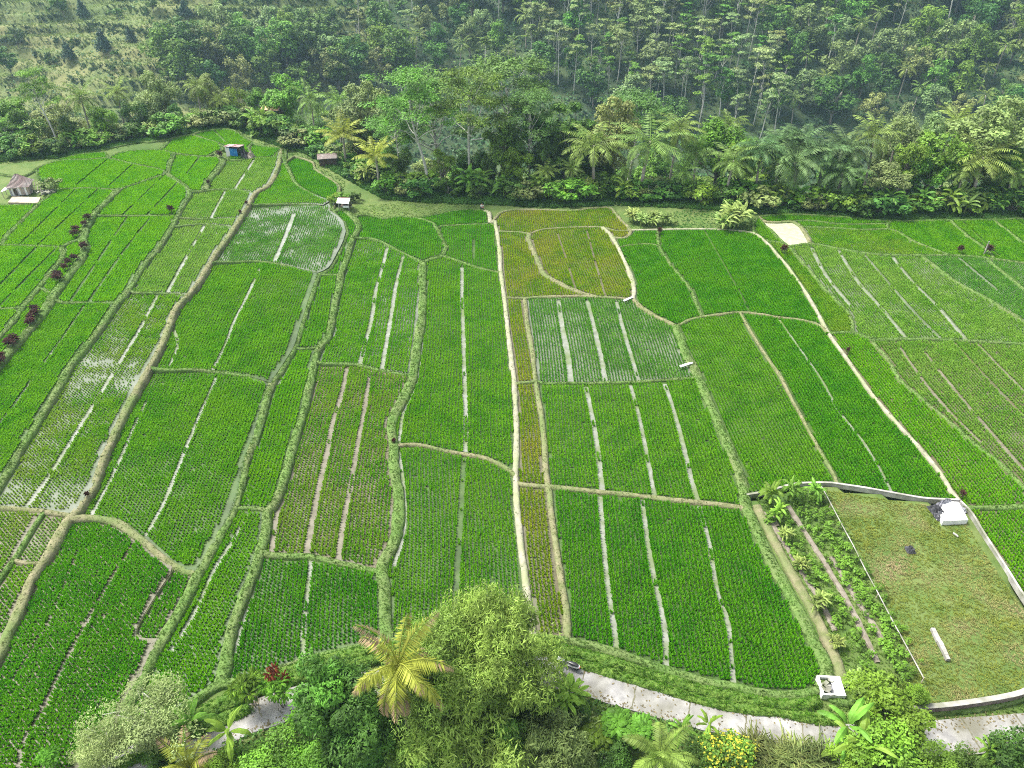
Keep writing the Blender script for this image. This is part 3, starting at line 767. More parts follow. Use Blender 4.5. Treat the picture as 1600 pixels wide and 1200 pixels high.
rng = np.random.RandomState(5)
for name, Ppx, w, h, m in lines:
    if m is None: continue
    P = wpoly(Ppx); w = w * .74
    b = MB(); R, ww, zb = ribbon(b, P, w, h, .95, rng)
    o = b.build('earth_bank', M_BANK[m], None, True); o['kind'] = 'structure'
    L = len(R) * .55
    n = int(L * w * {'grass': 70, 'dry': 16, 'pale': 3}[m])
    i = rng.randint(0, len(R), n); a = (rng.rand(n) - .5) * 1.12
    T = np.gradient(R, axis=0); T /= np.linalg.norm(T, axis=1)[:, None] + 1e-9
    Q = R[i] + np.stack([-T[i, 1], T[i, 0]], 1) * (a * ww[i])[:, None] + T[i] * (rng.rand(n, 1) - .5) * .55
    z = zb[i] + h * np.clip(1.05 - 1.6 * np.abs(a) ** 2.2 * 2, -.2, 1)
    (tuft_pts if m == 'grass' else dry_pts).append(Q); (tuft_z if m == 'grass' else dry_z).append(z - .02); (tuft_s if m == 'grass' else dry_s).append(.3 + .35 * rng.rand(n))
M_TUFT = leafmat('verge_grass', (.10, .185, .032), 1.7, 0, 0, 1.2, .3)
M_TUFTD = leafmat('dry_grass', (.13, .165, .045), 1.7, 0, 0, 1.2, .3)
# ridges of grass by the road
for pts, w, h in (([(835,1004),(865,1012),(925,1029),(975,1043),(1025,1058),(1100,1081),(1147,1091),(1200,1102),(1250,1104),(1275,1097)], .85, .45),
                  ([(862,1024),(895,1035),(950,1051),(1000,1066),(1050,1081),(1125,1102),(1200,1113),(1260,1122),(1310,1128)], .8, .3),
                  ([(392,1073),(420,1062),(455,1050),(500,1037),(550,1024),(610,1014),(680,1004),(760,1000)], 1.0, .45),
                  ([(400,1082),(460,1062),(510,1047),(560,1035),(620,1026),(700,1018)], 1.0, .4),
                  ([(250,1165),(300,1128),(345,1103),(380,1090)], 1.1, .45), ([(180,1198),(240,1173),(300,1146),(350,1125),(390,1108)], 1.0, .3)):
    P = wpoly(catmull(pts, 8.)); b = MB(); R, ww, zb = ribbon(b, P, w, h, .6, rng, rough=.22)
    o = b.build('grass_ridge', M_BANK['lush'], None, True); o['kind'] = 'structure'
    n = int(len(R) * .55 * w * 70); i = rng.randint(0, len(R), n); a = (rng.rand(n) - .5) * 1.15
    T = np.gradient(R, axis=0); T /= np.linalg.norm(T, axis=1)[:, None] + 1e-9
    Q = R[i] + np.stack([-T[i, 1], T[i, 0]], 1) * (a * ww[i])[:, None] + T[i] * (rng.rand(n, 1) - .5) * .5
    V = clumps(Q, zb[i] + h * np.clip(1 - 2.4 * np.abs(a) ** 2.2, -.3, 1) - .04, .4 + .4 * rng.rand(n), rng, nb=5, h=.26, rad=.17, w=.06)
    b = MB(); b.add(V, q=np.arange(len(V)).reshape(-1, 4))
    g = b.build('ridge_grass', leafmat('lush_grass', (.085, .19, .018), 1.9, 0, 0, 1.5, .3))
    tag(g, kind='stuff')
Q = np.concatenate(tuft_pts); V = clumps(Q, np.concatenate(tuft_z), np.concatenate(tuft_s), rng, nb=4, h=.2, rad=.15, w=.06)
b = MB(); b.add(V, q=np.arange(len(V)).reshape(-1, 4)); tag(b.build('bank_grass', M_TUFT), kind='stuff')
Q = np.concatenate(dry_pts); V = clumps(Q, np.concatenate(dry_z), np.concatenate(dry_s), rng, nb=4, h=.2, rad=.16, w=.06)
b = MB(); b.add(V, q=np.arange(len(V)).reshape(-1, 4)); tag(b.build('dry_bank_grass', M_TUFTD), kind='stuff')

def grass_patch(name, poly_px, per_m2, m, h=.3, s=(.5, .6), hole=None, nb=5, w=.07):
    """grass growing over a piece of ground outlined in the picture"""
    P = wpoly(np.array(poly_px, float)); lo, hi = P.min(0), P.max(0)
    n = int(np.prod(hi - lo) * per_m2); Q = lo + rng.rand(n, 2) * (hi - lo)
    Q = Q[inside(P, Q[:, 0], Q[:, 1])]
    if hole is not None: Q = Q[hole(Q)]
    nz = vnoise(Q[:, 0], Q[:, 1], 2.5, 15)
    V = clumps(Q, terrain(Q[:, 0], Q[:, 1]) - .1, s[0] + s[1] * nz * rng.rand(len(Q)), rng, nb=nb, h=h, rad=.24, w=w)
    b = MB(); b.add(V, q=np.arange(len(V)).reshape(-1, 4)); o = b.build(name, m); tag(o, kind='stuff'); return o

# ---------------------------------------------------------------- the concrete village road
M_CONC = mat('road_concrete', (.215, .21, .205), (.34, .335, .32), scale=1.3, rough=.85, bump=.02, bscale=14., c3=(.15, .145, .11), s3=.35)
M_JOINT = mat('road_joint', (.10, .10, .06), (.16, .15, .10), scale=4., rough=.95)
R = resample(wpoly(catmull(ROAD_PX, 10.)), .5)
rng = np.random.RandomState(8)
T = np.gradient(R, axis=0); T /= np.linalg.norm(T, axis=1)[:, None]; S = np.stack([-T[:, 1], T[:, 0]], 1)
b = MB(); RW = 1.3
V = np.zeros((len(R), 6, 3))
for j, a in enumerate((-1.03, -1., -.4, .4, 1., 1.03)):
    wig = .16 * (vnoise(R[:, 0], R[:, 1], 1.1, 20 + j // 3) - .5) * (abs(a) > .9)
    V[:, j, :2] = R + S * (a * RW + wig)[:, None]; V[:, j, 2] = plateau(R[:, 0], R[:, 1]) + (.05 if abs(a) < 1.01 else -.3)
b.grid(V)
o = b.build('road', M_CONC); o['kind'] = 'structure'
b = MB()
for i in range(4, len(R) - 4, 8):
    for sg in (-1, 1):
        pa = R[i] + S[i] * RW * .98 * sg; pb = R[i] + T[i] * .12 * (rng.rand() - .5)
        K = resample(np.array([pa, pb]), .25); K = K + (rng.rand(*K.shape) - .5) * .06
        hw = .035 + .03 * rng.rand(len(K)); hw[0] *= 3
        Vv = np.stack([np.c_[K - T[i] * hw[:, None], plateau(K[:, 0], K[:, 1]) + .054], np.c_[K + T[i] * hw[:, None], plateau(K[:, 0], K[:, 1]) + .054]], 1)
        b.grid(Vv)
o = b.build('road_joints', M_JOINT); o['kind'] = 'structure'

# puddle sheen and verge grass by the road
def off_road(Q): return seg_dist(Q, R, None, False) > RW - .05
grass_patch('verge_grass', [(360,1085),(460,1055),(560,1030),(700,1012),(840,1000),(890,1008),(1000,1040),(1140,1080),(1290,1100),(1470,1118),(1600,1095),(1700,1080),(1700,1165),(1500,1185),(1250,1185),(1040,1135),(900,1100),(760,1110),(600,1110),(420,1150),(250,1215),(150,1215),(250,1160)],
            22, leafmat('verge_blades', (.10, .17, .03), 1.9, 0, 0, .8, .3), .28, hole=off_road)
# mown grass under the trees on the far rim, and rough grass along it
grass_patch('mown_grass', [(548,322),(640,314),(750,317),(760,328),(720,329),(690,334),(650,341),(600,342),(575,336),(551,336)], 7, leafmat('mown_blades', (.16, .25, .05), 1.6, 0, 0, .4, .3), .22, w=.11)
grass_patch('rim_grass', [(985,352),(1010,335),(1100,325),(1180,330),(1180,345),(1178,364),(1100,357),(1028,357),(992,359)], 6, leafmat('rim_blades', (.07, .17, .03), 1.6, 0, 0, .4, .3), .25, w=.11)
grass_patch('rough_grass', [(-100,255),(0,245),(100,240),(200,218),(300,203),(372,194),(420,215),(452,236),(500,245),(540,285),(535,310),(526,300),(500,265),(470,247),(440,240),(385,214),(365,203),(320,205),(225,224),(100,248),(0,256)], 5, leafmat('rough_blades', (.09, .17, .03), 1.7, 0, 0, .4, .3), .3, w=.11)

_x = np.linspace(-105, 105, 60); _P = np.r_[np.c_[_x, edge(_x) - 3.2], np.c_[_x[::-1], edge(_x[::-1]) + 4.0]]
_q = np.stack([-105 + 210 * rng.rand(24000), np.zeros(24000)], 1); _q[:, 1] = edge(_q[:, 0]) - 3.4 + 8 * rng.rand(24000)
_in = np.zeros(len(_q), bool)
for fi, lev in low_zone:
    P = fworld[fi]; lo, hi = P.min(0), P.max(0); m = ((_q > lo) & (_q < hi)).all(1)
    if m.any(): _in[m] |= inside(P, _q[m][:, 0], _q[m][:, 1])
_q = _q[~_in]; V = clumps(_q, terrain(_q[:, 0], _q[:, 1]) - .1, .6 + .9 * rng.rand(len(_q)) * vnoise(_q[:, 0], _q[:, 1], 4, 61), rng, nb=6, h=.6, rad=.36, w=.16)
b = MB(); b.add(V, q=np.arange(len(V)).reshape(-1, 4)); tag(b.build('rim_undergrowth', leafmat('rim_leaf', (.06, .14, .025), 1.9, 0, 0, .3, .3)), kind='stuff')

# leaf litter and mud crumbs on the road
i = rng.randint(3, len(R) - 3, 2600); a = np.sign(rng.randn(2600)) * (1 - np.abs(rng.randn(2600)) * .35)
Q = R[i] + S[i] * (a * RW)[:, None] + (rng.rand(2600, 2) - .5) * .5
C = np.c_[Q, plateau(Q[:, 0], Q[:, 1]) + .065 + .02 * rng.rand(2600)]; D = np.c_[rng.randn(2600, 2), .1 * rng.randn(2600)]; D /= np.linalg.norm(D, axis=1)[:, None]
b = MB(); b.leaves(C, D, np.tile([0, 0, 1.], (2600, 1)) + rng.randn(2600, 3) * .2, .10 + .2 * rng.rand(2600), .07 + .1 * rng.rand(2600))
tag(b.build('leaf_litter', leafmat('litter', (.12, .10, .05), 2., 0, 0, 3., .2)), kind='stuff')
# ---------------------------------------------------------------- the grass lot with its low walls and vegetable rows
def xy(px, py, dz=0.):
    x, y = on_plateau(px, py, dz); return float(x), float(y)
M_WALL = mat('wall_concrete', (.26, .25, .225), (.42, .405, .375), scale=1.2, rough=.85, c3=(.15, .16, .10), s3=.5)
M_WALLSHADE = mat('wall_shaded_side', (.17, .13, .12), (.26, .21, .19), scale=1.5, rough=.9, c3=(.12, .11, .08), s3=.6)  # shade of the wall's front face is put into this darker colour
M_WHITE = mat('white_paint', (.78, .78, .76), (.66, .66, .64), scale=1.5, rough=.6)
M_BLACK = mat('black_plastic', (.03, .03, .035), (.07, .07, .08), scale=3., rough=.35, spec=.5)
M_GREYP = mat('grey_plastic', (.20, .20, .23), (.34, .34, .37), scale=3., rough=.45)
M_WOOD = mat('weathered_wood', (.30, .25, .19), (.46, .41, .34), scale=3., rough=.85)
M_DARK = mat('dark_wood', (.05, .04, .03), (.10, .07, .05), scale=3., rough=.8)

def wall(name, pts_px, w, h, label, cap=True, down=.3):
    P = resample(wpoly(catmull(pts_px, 8.)), .8); n = len(P)
    T = np.gradient(P, axis=0); T /= np.linalg.norm(T, axis=1)[:, None]; S = np.stack([-T[:, 1], T[:, 0]], 1)
    c = P.mean(0); root = empty(name, (c[0], c[1], 0)); tag(root, label, 'wall')
    def strip(prof):
        V = np.zeros((n, len(prof), 3))
        for j, (a, z) in enumerate(prof):
            V[:, j, :2] = P - c + S * a; V[:, j, 2] = z
        b = MB(); b.grid(V, closed=True); k = len(prof)
        b.add(V[0], q=[tuple(range(k))] if k == 4 else None); b.add(V[-1], q=[tuple(range(k))[::-1]] if k == 4 else None); return b
    strip([(-w / 2, -down), (w / 2, -down), (w / 2, h - .06), (-w / 2, h - .06)]).build('wall_body', M_WALLSHADE if cap == 2 else M_WALL, root)
    strip([(-w / 2 - .02, h - .06), (w / 2 + .02, h - .06), (w / 2 + .02, h + .02), (-w / 2 - .02, h + .02)]).build('coping', M_WALL, root)
wall('garden_wall', [(1166,776),(1200,770),(1240,759),(1290,757),(1309,759),(1350,765),(1400,774),(1440,781),(1470,783),(1497,784)], .18, .3, 'low pale wall along the back of the grass lot, below the vivid green paddies')
wall('garden_wall', [(1499,786),(1516,803),(1532,830),(1550,858),(1575,897),(1600,937),(1650,1010)], .15, .32, 'low white wall along the right side of the grass lot, beside the yellow green paddy')
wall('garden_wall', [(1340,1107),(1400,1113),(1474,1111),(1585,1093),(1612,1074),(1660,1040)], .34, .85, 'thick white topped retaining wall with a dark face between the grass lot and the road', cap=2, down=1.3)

grass_patch('lot_grass', [(1290,765),(1440,788),(1494,790),(1530,850),(1600,955),(1640,1020),(1640,1060),(1580,1090),(1475,1108),(1330,1096),(1430,1060),(1380,930),(1320,820)], 48,
            mat('lot_blades', (.15, .21, .028), (.27, .31, .05), scale=.8, rough=.7, trans=.3, c3=(.40, .34, .18), s3=.22, lo=.35, hi=.65), .2, (.4, .6), nb=5, w=.06)
grass_patch('lot_weeds', [(1180,780),(1240,766),(1290,765),(1320,820),(1380,930),(1430,1060),(1330,1096),(1320,1070),(1290,1000),(1240,890)], 20, leafmat('weed_blades', (.10, .18, .025), 2., 0, 0, .8, .3), .26, (.4, .7))

# vegetable beds: leafy crop in rows, bare furrows between
M_CROP = leafmat('crop_leaf', (.085, .175, .015), 1.9, 0, 0, .9, .3)
M_FURROW = mat('bare_furrow', (.15, .13, .095), (.23, .205, .165), scale=2., rough=.95)
rows = [[(1212,790),(1250,850),(1300,930),(1345,1010),(1375,1060)], [(1238,778),(1285,850),(1335,930),(1380,1010),(1405,1052)], [(1258,772),(1310,855),(1360,945),(1400,1020),(1420,1060)],
        [(1198,808),(1235,860),(1275,920),(1315,985)], [(1272,772),(1322,850),(1372,935),(1422,1040)]]
rng = np.random.RandomState(21)
b = MB()
for k, pts in enumerate(rows):
    P = resample(wpoly(catmull(pts, 8.)), .45)
    for p in P:
        if rng.rand() < (.12 if k < 3 else .35): continue
        for _ in range(2):
            c = np.array([p[0] + rng.randn() * .33, p[1] + rng.randn() * .2, .18 + rng.rand() * .2]); sc = .5 + .6 * rng.rand()
            nl = 22; u = rng.randn(nl, 3); u /= np.linalg.norm(u, axis=1)[:, None]; u[:, 2] = np.abs(u[:, 2])
            nn = u + [0, 0, .8] + rng.randn(nl, 3) * .3; nn /= np.linalg.norm(nn, axis=1)[:, None]
            d = np.cross(nn, rng.randn(nl, 3)); d /= np.linalg.norm(d, axis=1)[:, None]
            b.leaves(c + u * .38 * sc * rng.rand(nl, 1) ** .4, d, nn, .22 * sc + .06, .13 * sc + .04)
tag(b.build('vegetable_crop', M_CROP), kind='stuff')
for pts in ([(1193,800),(1230,855),(1280,935),(1305,985)], [(1232,790),(1270,850),(1320,930),(1355,1000),(1372,1035)], [(1205,806),(1215,822)], [(1300,870),(1345,945),(1380,1000)]):
    P = wpoly(catmull(pts, 8.)); b = MB(); P, ww, zb = ribbon(b, P, .42, .05, .15, rng); o = b.build('furrow_earth', M_FURROW); o['kind'] = 'structure'
# ditch bank along the lot and its earthen track
P = wpoly(catmull([(1182,790),(1196,820),(1215,855),(1240,900),(1265,945),(1288,990),(1308,1035),(1320,1075)], 8.)); b = MB()
ribbon(b, P, .75, .2, .5, rng); o = b.build('earth_bank', M_BANK['dry'], None, True); o['kind'] = 'structure'
# white rope line down the lot
P = resample(wpoly(np.array([(1280,763),(1320,838),(1370,935),(1440,1066)], float)), 2.4)
root = empty('rope_fence', (P[0][0], P[0][1], 0)); tag(root, 'thin white rope line strung on short stakes along the vegetable rows', 'fence')
b = MB(); L = [p - P[0] for p in P]
b.tube(np.array([(p[0], p[1], .52 + .04 * math.sin(i * 9)) for i, p in enumerate(L)]), .045, 5); b.build('rope', M_WALL, root)
for p in L:
    b = MB(); b.box((p[0], p[1], .25), (.06, .06, .7), rz=rng.rand()); b.build('stake', M_WOOD, root)

# ---------------------------------------------------------------- small made things
def place(name, px, py, label, cat, rz=0., group=None, dz=0.):
    x, y = xy(px, py); z = float(plateau(x, y)) + dz
    r = empty(name, (x, y, z), rz); tag(r, label, cat, group); return r

# white slab with black plastic sheets
r = place('concrete_slab', 1487, 806, 'white concrete slab with crumpled grey plastic sheets round its back, beside the lot wall', 'slab', .1)
x0, y0 = r.location.x, r.location.y
V = np.array([xy(*p) for p in ((1472,789),(1495,790),(1510,818),(1471,820),(1466,805))]) - [x0, y0]
c, s_ = math.cos(-.1), math.sin(-.1); V = V @ np.array([[c, s_], [-s_, c]])
b = MB(); n = len(V); b.add(np.r_[np.c_[V, np.full(n, .5)], np.c_[V, np.full(n, -.1)]], q=[(i, i + n, (i + 1) % n + n, (i + 1) % n) for i in range(n)], t=[(0, i + 1, i) for i in range(1, n - 1)])
b.build('slab_top', M_WHITE, r)
def crumple(w, d, h, seed, n=15):
    g = np.random.RandomState(seed); u = np.linspace(-.5, .5, n); X, Y = np.meshgrid(u, u)
    e = np.clip(1 - np.maximum(np.abs(X), np.abs(Y)) ** 2 * 4, 0, 1)
    Z = h * e * (.35 + g.rand(n, n)); X2 = X * w + g.randn(n, n) * w * .02; Y2 = Y * d + g.randn(n, n) * d * .02
    b = MB(); b.grid(np.stack([X2, Y2, Z], -1)); return b
for k, (px, py, w, d, h, m) in enumerate(((1463, 800, 1.0, 1.9, .75, M_BLACK), (1476, 790, 2.0, .7, .8, M_GREYP), (1496, 797, 1.5, 1.6, .42, M_GREYP))):
    x, y = xy(px, py); o = crumple(w, d, h, k).build('plastic_sheet', m, r); o.location = ((x - x0), (y - y0), .0); o.rotation_euler = (0, 0, .3 * k)
x, y = xy(1422, 860); o = crumple(.75, .8, .5, 9, 12).build('plastic_bag', M_BLACK); o.location = (x, y, 0); tag(o, 'crumpled black plastic bag lying in the middle of the grass lot', 'bag')
# long white beam in the grass
pa, pb = xy(1456, 984), xy(1481, 1033)
def beam(name, pa, pb, w, h, m, label, cat, dz=0., parent=None):
    a = math.atan2(pb[1] - pa[1], pb[0] - pa[0]); L = math.hypot(pb[0] - pa[0], pb[1] - pa[1])
    b = MB(); k = 7
    for i in range(k): b.box((L * (i + .5) / k - L / 2, .02 * math.sin(i * 5), h / 2 + .012 * math.sin(i * 3)), (L / k * .985, w * (1 + .12 * math.sin(i * 7)), h))
    o = b.build(name, m, parent); o.location = ((pa[0] + pb[0]) / 2, (pa[1] + pb[1]) / 2, float(plateau(*pa)) + dz); o.rotation_euler = (0, 0, a)
    if label: tag(o, label, cat)
    return o
beam('concrete_beam', pa, pb, .32, .28, M_WALL, 'long whitish concrete beam lying in the grass of the lot', 'beam')
beam('wooden_stick', xy(1489, 833), xy(1497, 839), .12, .1, M_WALL, 'short pale stick lying in the grass below the white slab', 'stick')
beam('sluice_plank', xy(1062, 577), xy(1081, 571), .3, .1, M_WHITE, 'short white plank bridging the irrigation ditch into the grey green paddy', 'plank', .36)
beam('sluice_plank', xy(974, 474), xy(988, 468), .28, .1, M_WHITE, 'white plank lying across the bank corner at the right end of the central strip head', 'plank', .34)
# concrete water box
r = place('water_box', 1296, 1078, 'white concrete water box with a broken top at the road end of the irrigation ditch', 'water box', -.05)
hw, hd, hh, t = .85, .8, .6, .14
for c_, d_ in (((0, hd - t / 2, hh / 2), (2 * hw, t, hh)), ((0, -hd + t / 2, hh / 2), (2 * hw, t, hh)), ((-hw + t / 2, 0, hh / 2 - .004), (t, 2 * hd - 2 * t, hh - .008)), ((hw - t / 2, 0, hh / 2 - .004), (t, 2 * hd - 2 * t, hh - .008))):
    MB().box(c_, d_).build('box_wall', M_WHITE, r)
MB().box((0, 0, .12), (2 * hw - 2 * t, 2 * hd - 2 * t, .1)).build('box_floor', M_GREYP, r)
MB().box((.42, 0, hh - .05), (.68, 1.3, .09), rz=.03).build('cover_slab', M_WHITE, r)
b = MB(); g = np.random.RandomState(4)
for i in range(14): b.box((-.35 + g.randn() * .22, g.randn() * .4, hh - .12 + g.rand() * .12), (.35 * g.rand() + .1, .3 * g.rand() + .08, .05), rz=g.rand() * 3, rx=g.randn() * .3)
b.build('broken_cover', M_WALL, r)

# scooter parked on the road
r = place('motor_scooter', 888, 1042, 'white and black motor scooter parked on the road beside the bamboo', 'scooter', math.radians(152))
pa, pb = xy(873, 1035), xy(903, 1048); r.rotation_euler = (math.radians(-9), 0, math.atan2(pa[1] - pb[1], pa[0] - pb[0]))
r.location = ((pa[0] + pb[0]) / 2, (pa[1] + pb[1]) / 2, .05)
def wheel(cx):
    b = MB(); an = np.linspace(0, 2 * np.pi, 19)
    b.tube(np.stack([cx + .21 * np.cos(an), 0 * an, .27 + .21 * np.sin(an)], 1), .058, 8, cap=False); o = b.build('wheel', M_BLACK, r, True)
    b = MB(); b.tube([(cx, -.05, .27), (cx, .05, .27)], .15, 14); b.build('rim', M_GREYP, o)
wheel(.66); wheel(-.62)
M_SCW = mat('scooter_white', (.75, .75, .75), None, rough=.25, spec=.5); M_SCB = mat('scooter_black', (.02, .02, .022), None, rough=.3, spec=.5)
def loft(secs, m, name, parent, k=12):
    """secs: (x, zc, half width, half height)"""
    an = np.linspace(0, 2 * np.pi, k, endpoint=False); V = np.array([[(x, hw_ * np.cos(a), zc + hh_ * np.sin(a)) for a in an] for x, zc, hw_, hh_ in secs])
    b = MB(); b.grid(V, closed=True); n_ = len(secs)
    b.add(np.vstack([V[0], V[0].mean(0)]), t=[(k, (i + 1) % k, i) for i in range(k)]); b.add(np.vstack([V[-1], V[-1].mean(0)]), t=[(k, i, (i + 1) % k) for i in range(k)])
    return b.build(name, m, parent, True)
loft([(-.95, .66, .08, .03), (-.85, .64, .17, .09), (-.6, .58, .21, .16), (-.3, .52, .2, .18), (-.05, .42, .17, .13), (.02, .34, .15, .08)], M_SCW, 'rear_body', r)
loft([(-.86, .78, .08, .03), (-.7, .80, .15, .06), (-.4, .79, .165, .07), (-.1, .76, .14, .07), (.08, .74, .07, .04)], M_SCB, 'seat', r)
MB().box((.18, 0, .30), (.55, .30, .08)).build('footboard', M_SCB, r)
loft([(.34, .45, .16, .16), (.45, .62, .22, .30), (.55, .72, .2, .26), (.68, .72, .12, .14), (.76, .70, .05, .05)], M_SCW, 'front_fairing', r)
loft([(.44, .42, .06, .05), (.62, .50, .09, .05), (.84, .46, .08, .04), (.93, .38, .04, .03)], M_SCW, 'front_mudguard', r)
b = MB(); b.tube([(.42, -.36, 1.02), (.48, -.2, 1.04), (.52, 0, 1.0), (.48, .2, 1.04), (.42, .36, 1.02)], .03, 8); b.tube([(.52, 0, 1.0), (.62, 0, .4)], .035, 8); b.build('handlebar', M_SCB, r)
for s_ in (-1, 1):
    b = MB(); b.tube([(.48, .22 * s_, 1.04), (.50, .34 * s_, 1.22)], .014, 6); b.box((.50, .36 * s_, 1.25), (.04, .16, .10)); b.build('mirror', M_SCB, r)
b = MB(); b.tube([(.80, 0, .78), (.74, 0, .80)], .085, 12); b.build('headlight', mat('lamp_glass', (.7, .7, .72), None, rough=.1), r)
MB().box((-.97, 0, .62), (.04, .16, .07)).build('tail_light', mat('red_lens', (.5, .02, .02), None, rough=.2), r)
b = MB(); b.tube([(-.2, -.17, .25), (-.5, -.19, .28), (-.85, -.2, .36)], [.035, .05, .06], 8); b.build('exhaust', M_GREYP, r)
b = MB(); b.tube([(-.05, .12, .3), (-.05, .3, .02)], .02, 6); b.build('kickstand', M_SCB, r)

# thatched hut on the left
M_THATCH = mat('thatch', (.17, .145, .135), (.30, .265, .245), scale=2.2, rough=.95, bump=.08, bscale=9., c3=(.20, .14, .13), s3=.5)
M_TIN = mat('old_tin', (.26, .27, .30), (.42, .43, .46), scale=2., rough=.6, c3=(.40, .28, .22), s3=.7)
def hip_roof(b, w, d, z0, z1, rl, over=.0, n=8):
    """hipped roof with a short ridge and slightly sagging slopes"""
    V = []
    for i in range(n + 1):
        t = i / n; k = 1 - t; z = z0 + (z1 - z0) * (t ** 1.15)
        hx, hy = rl / 2 + (w / 2 - rl / 2) * k, .02 + (d / 2) * k
        ring = []
        for (ax, ay), (bx, by) in (((-hx, -hy), (hx, -hy)), ((hx, -hy), (hx, hy)), ((hx, hy), (-hx, hy)), ((-hx, hy), (-hx, -hy))):
            for s in range(6): ring.append((ax + (bx - ax) * s / 6, ay + (by - ay) * s / 6, z + .05 * math.sin(i * 4.1 + s * 2.3)))
        V.append(ring)
    b.grid(np.array(V), closed=True)
r = place('thatched_hut', 36, 301, 'grey thatched hut with plank walls and a lean-to in the upper left', 'hut', .25)
b = MB(); hip_roof(b, 3.7, 3.5, 1.55, 3.3, .4); b.build('thatch_roof', M_THATCH, r)
for i in range(9):
    b = MB(); b.box((-1.3 + i * .33, -1.35, .8), (.31, .06, 1.5 + .1 * math.sin(i * 3)), rx=.04); b.build('wall_plank', [M_TIN, M_WOOD, M_WHITE][i * 5 % 3], r)
for s_ in (-1, 1): MB().box((1.42 * s_, 0, .8), (.06, 2.6, 1.55)).build('side_wall', M_TIN if s_ > 0 else M_WOOD, r)
MB().box((0, 1.33, .8), (2.78, .06, 1.55)).build('back_wall', M_WOOD, r)
b = MB(); b.box((-1.9, -.9, 1.25), (1.5, 1.8, .06), ry=-.3); b.build('lean_to_roof', M_WHITE, r)
for dx, dy in ((-2.5, -1.7), (-2.5, -.1)): MB().box((dx, dy, .5), (.09, .09, 1.1)).build('post', M_WOOD, r)
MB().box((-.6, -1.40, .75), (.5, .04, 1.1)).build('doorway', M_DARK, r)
# yard: drying floor with grain, wood rack
P = np.array([xy(*p) for p in ((13,318),(20,309),(64,310),(60,319))]); c = P.mean(0)
b = MB(); V0 = np.c_[P - c, np.full(4, .22)]; b.add(np.r_[V0, V0 - [0, 0, .5]], q=[(0, 1, 2, 3), (0, 4, 5, 1), (1, 5, 6, 2), (2, 6, 7, 3), (3, 7, 4, 0)])
o = b.build('drying_floor', mat('drying_grain', (.32, .27, .20), (.44, .38, .30), scale=1.5, rough=.9)); o.location = (c[0], c[1], float(plateau(*c))); tag(o, 'pale earth drying floor below the thatched hut', 'drying floor')
r = place('wood_rack', 58, 299, 'rough frame of pale poles right of the thatched hut', 'rack', .4)
for i in range(4):
    b = MB(); b.tube([(-.7 + .45 * i, -.5, 0), (-.3 + .35 * i, .6, 1.5)], .07, 6); b.build('pole', M_WOOD, r)
b = MB(); b.tube([(-.8, .25, 1.05), (1.2, .25, 1.0)], .06, 6); b.build('crossbar', M_WOOD, r)
r = place('rubble_pile', 74, 303, 'small heap of stones and boards at the corner of the hut yard', 'rubble'); g = np.random.RandomState(3)
b = MB()
for i in range(26): b.box((g.randn() * .6, g.randn() * .5, .15 + g.rand() * .35), (.3 + .4 * g.rand(), .15 + .25 * g.rand(), .1 + .15 * g.rand()), rz=g.rand() * 3, rx=g.randn() * .4)
b.build('stones', M_WALL, r)
# blue walled hut
r = place('blue_hut', 369, 244, 'little hut with a blue tarpaulin side, white wall and rusty patched roof', 'hut', -.12)
M_BLUE = mat('blue_tarp', (.01, .13, .36), (.03, .22, .5), scale=2.5, rough=.5, bump=.05); M_RUST = mat('rusty_roof', (.20, .09, .09), (.32, .20, .19), scale=1.6, rough=.8, c3=(.42, .36, .34), s3=.9)
MB().box((-1.02, -.9, .95), (.78, .08, 1.9)).build('front_wall', M_WHITE, r)
MB().box((.12, -.92, .9), (1.5, .07, 1.75), rx=-.05).build('tarpaulin', M_BLUE, r)
MB().box((-1.42, .1, .9), (.07, 1.9, 1.85)).build('side_wall', M_WHITE, r)
MB().box((0, 1.0, .9), (2.8, .07, 1.8)).build('back_wall', M_WOOD, r)
MB().box((1.42, .1, .9), (.07, 1.9, 1.85)).build('side_wall', M_BLACK, r)
for i in range(5): MB().box((-1.25 + i * .62, 0, 2.03 + .03 * math.sin(i * 4)), (.61, 2.5, .05), rx=-.16, ry=.03 * math.sin(i * 5)).build('roof_sheet', M_RUST if i != 1 else M_TIN, r)
o = crumple(1.5, 1.7, 1.5, 6).build('black_sheet', M_BLACK, r); o.location = (2.0, -.35, 0)
o = crumple(1.2, 1.4, 1.0, 7).build('straw_heap', M_WOOD, r); o.location = (3.0, -.3, 0)
b = MB(); b.tube([(3.6, .3, 0), (2.7, .2, 2.0)], .05, 5); b.tube([(2.4, .5, 0), (3.3, .3, 1.9)], .05, 5); b.build('poles', M_WOOD, r)
# small roofed shelter
r = place('field_shelter', 540, 327, 'small open field shelter with a pinkish white roof on posts', 'shelter', -.12)
M_PINK = mat('faded_roof', (.38, .28, .28), (.50, .44, .44), scale=1.3, rough=.7)
for s_, m in ((-1, M_WHITE), (1, M_PINK)):
    b = MB(); b.box((0, s_ * .55, 1.75), (2.1, 1.25, .06), rx=-s_ * .42); b.build('roof_slope', m if s_ < 0 else M_PINK, r)
b = MB(); b.tube([(-1.06, 0, 2.02), (1.06, 0, 2.02)], .07, 6); b.build('ridge_cap', M_RUST, r)
for dx in (-.85, .85):
    for dy in (-.7, .7): MB().box((dx, dy, .72), (.1, .1, 1.5)).build('post', M_WALL, r)
MB().box((.1, .2, .62), (1.7, 1.2, .08)).build('platform', M_DARK, r)
MB().box((.35, -.78, .8), (1.0, .05, .35), rz=.1).build('hanging_cloth', M_WHITE, r)
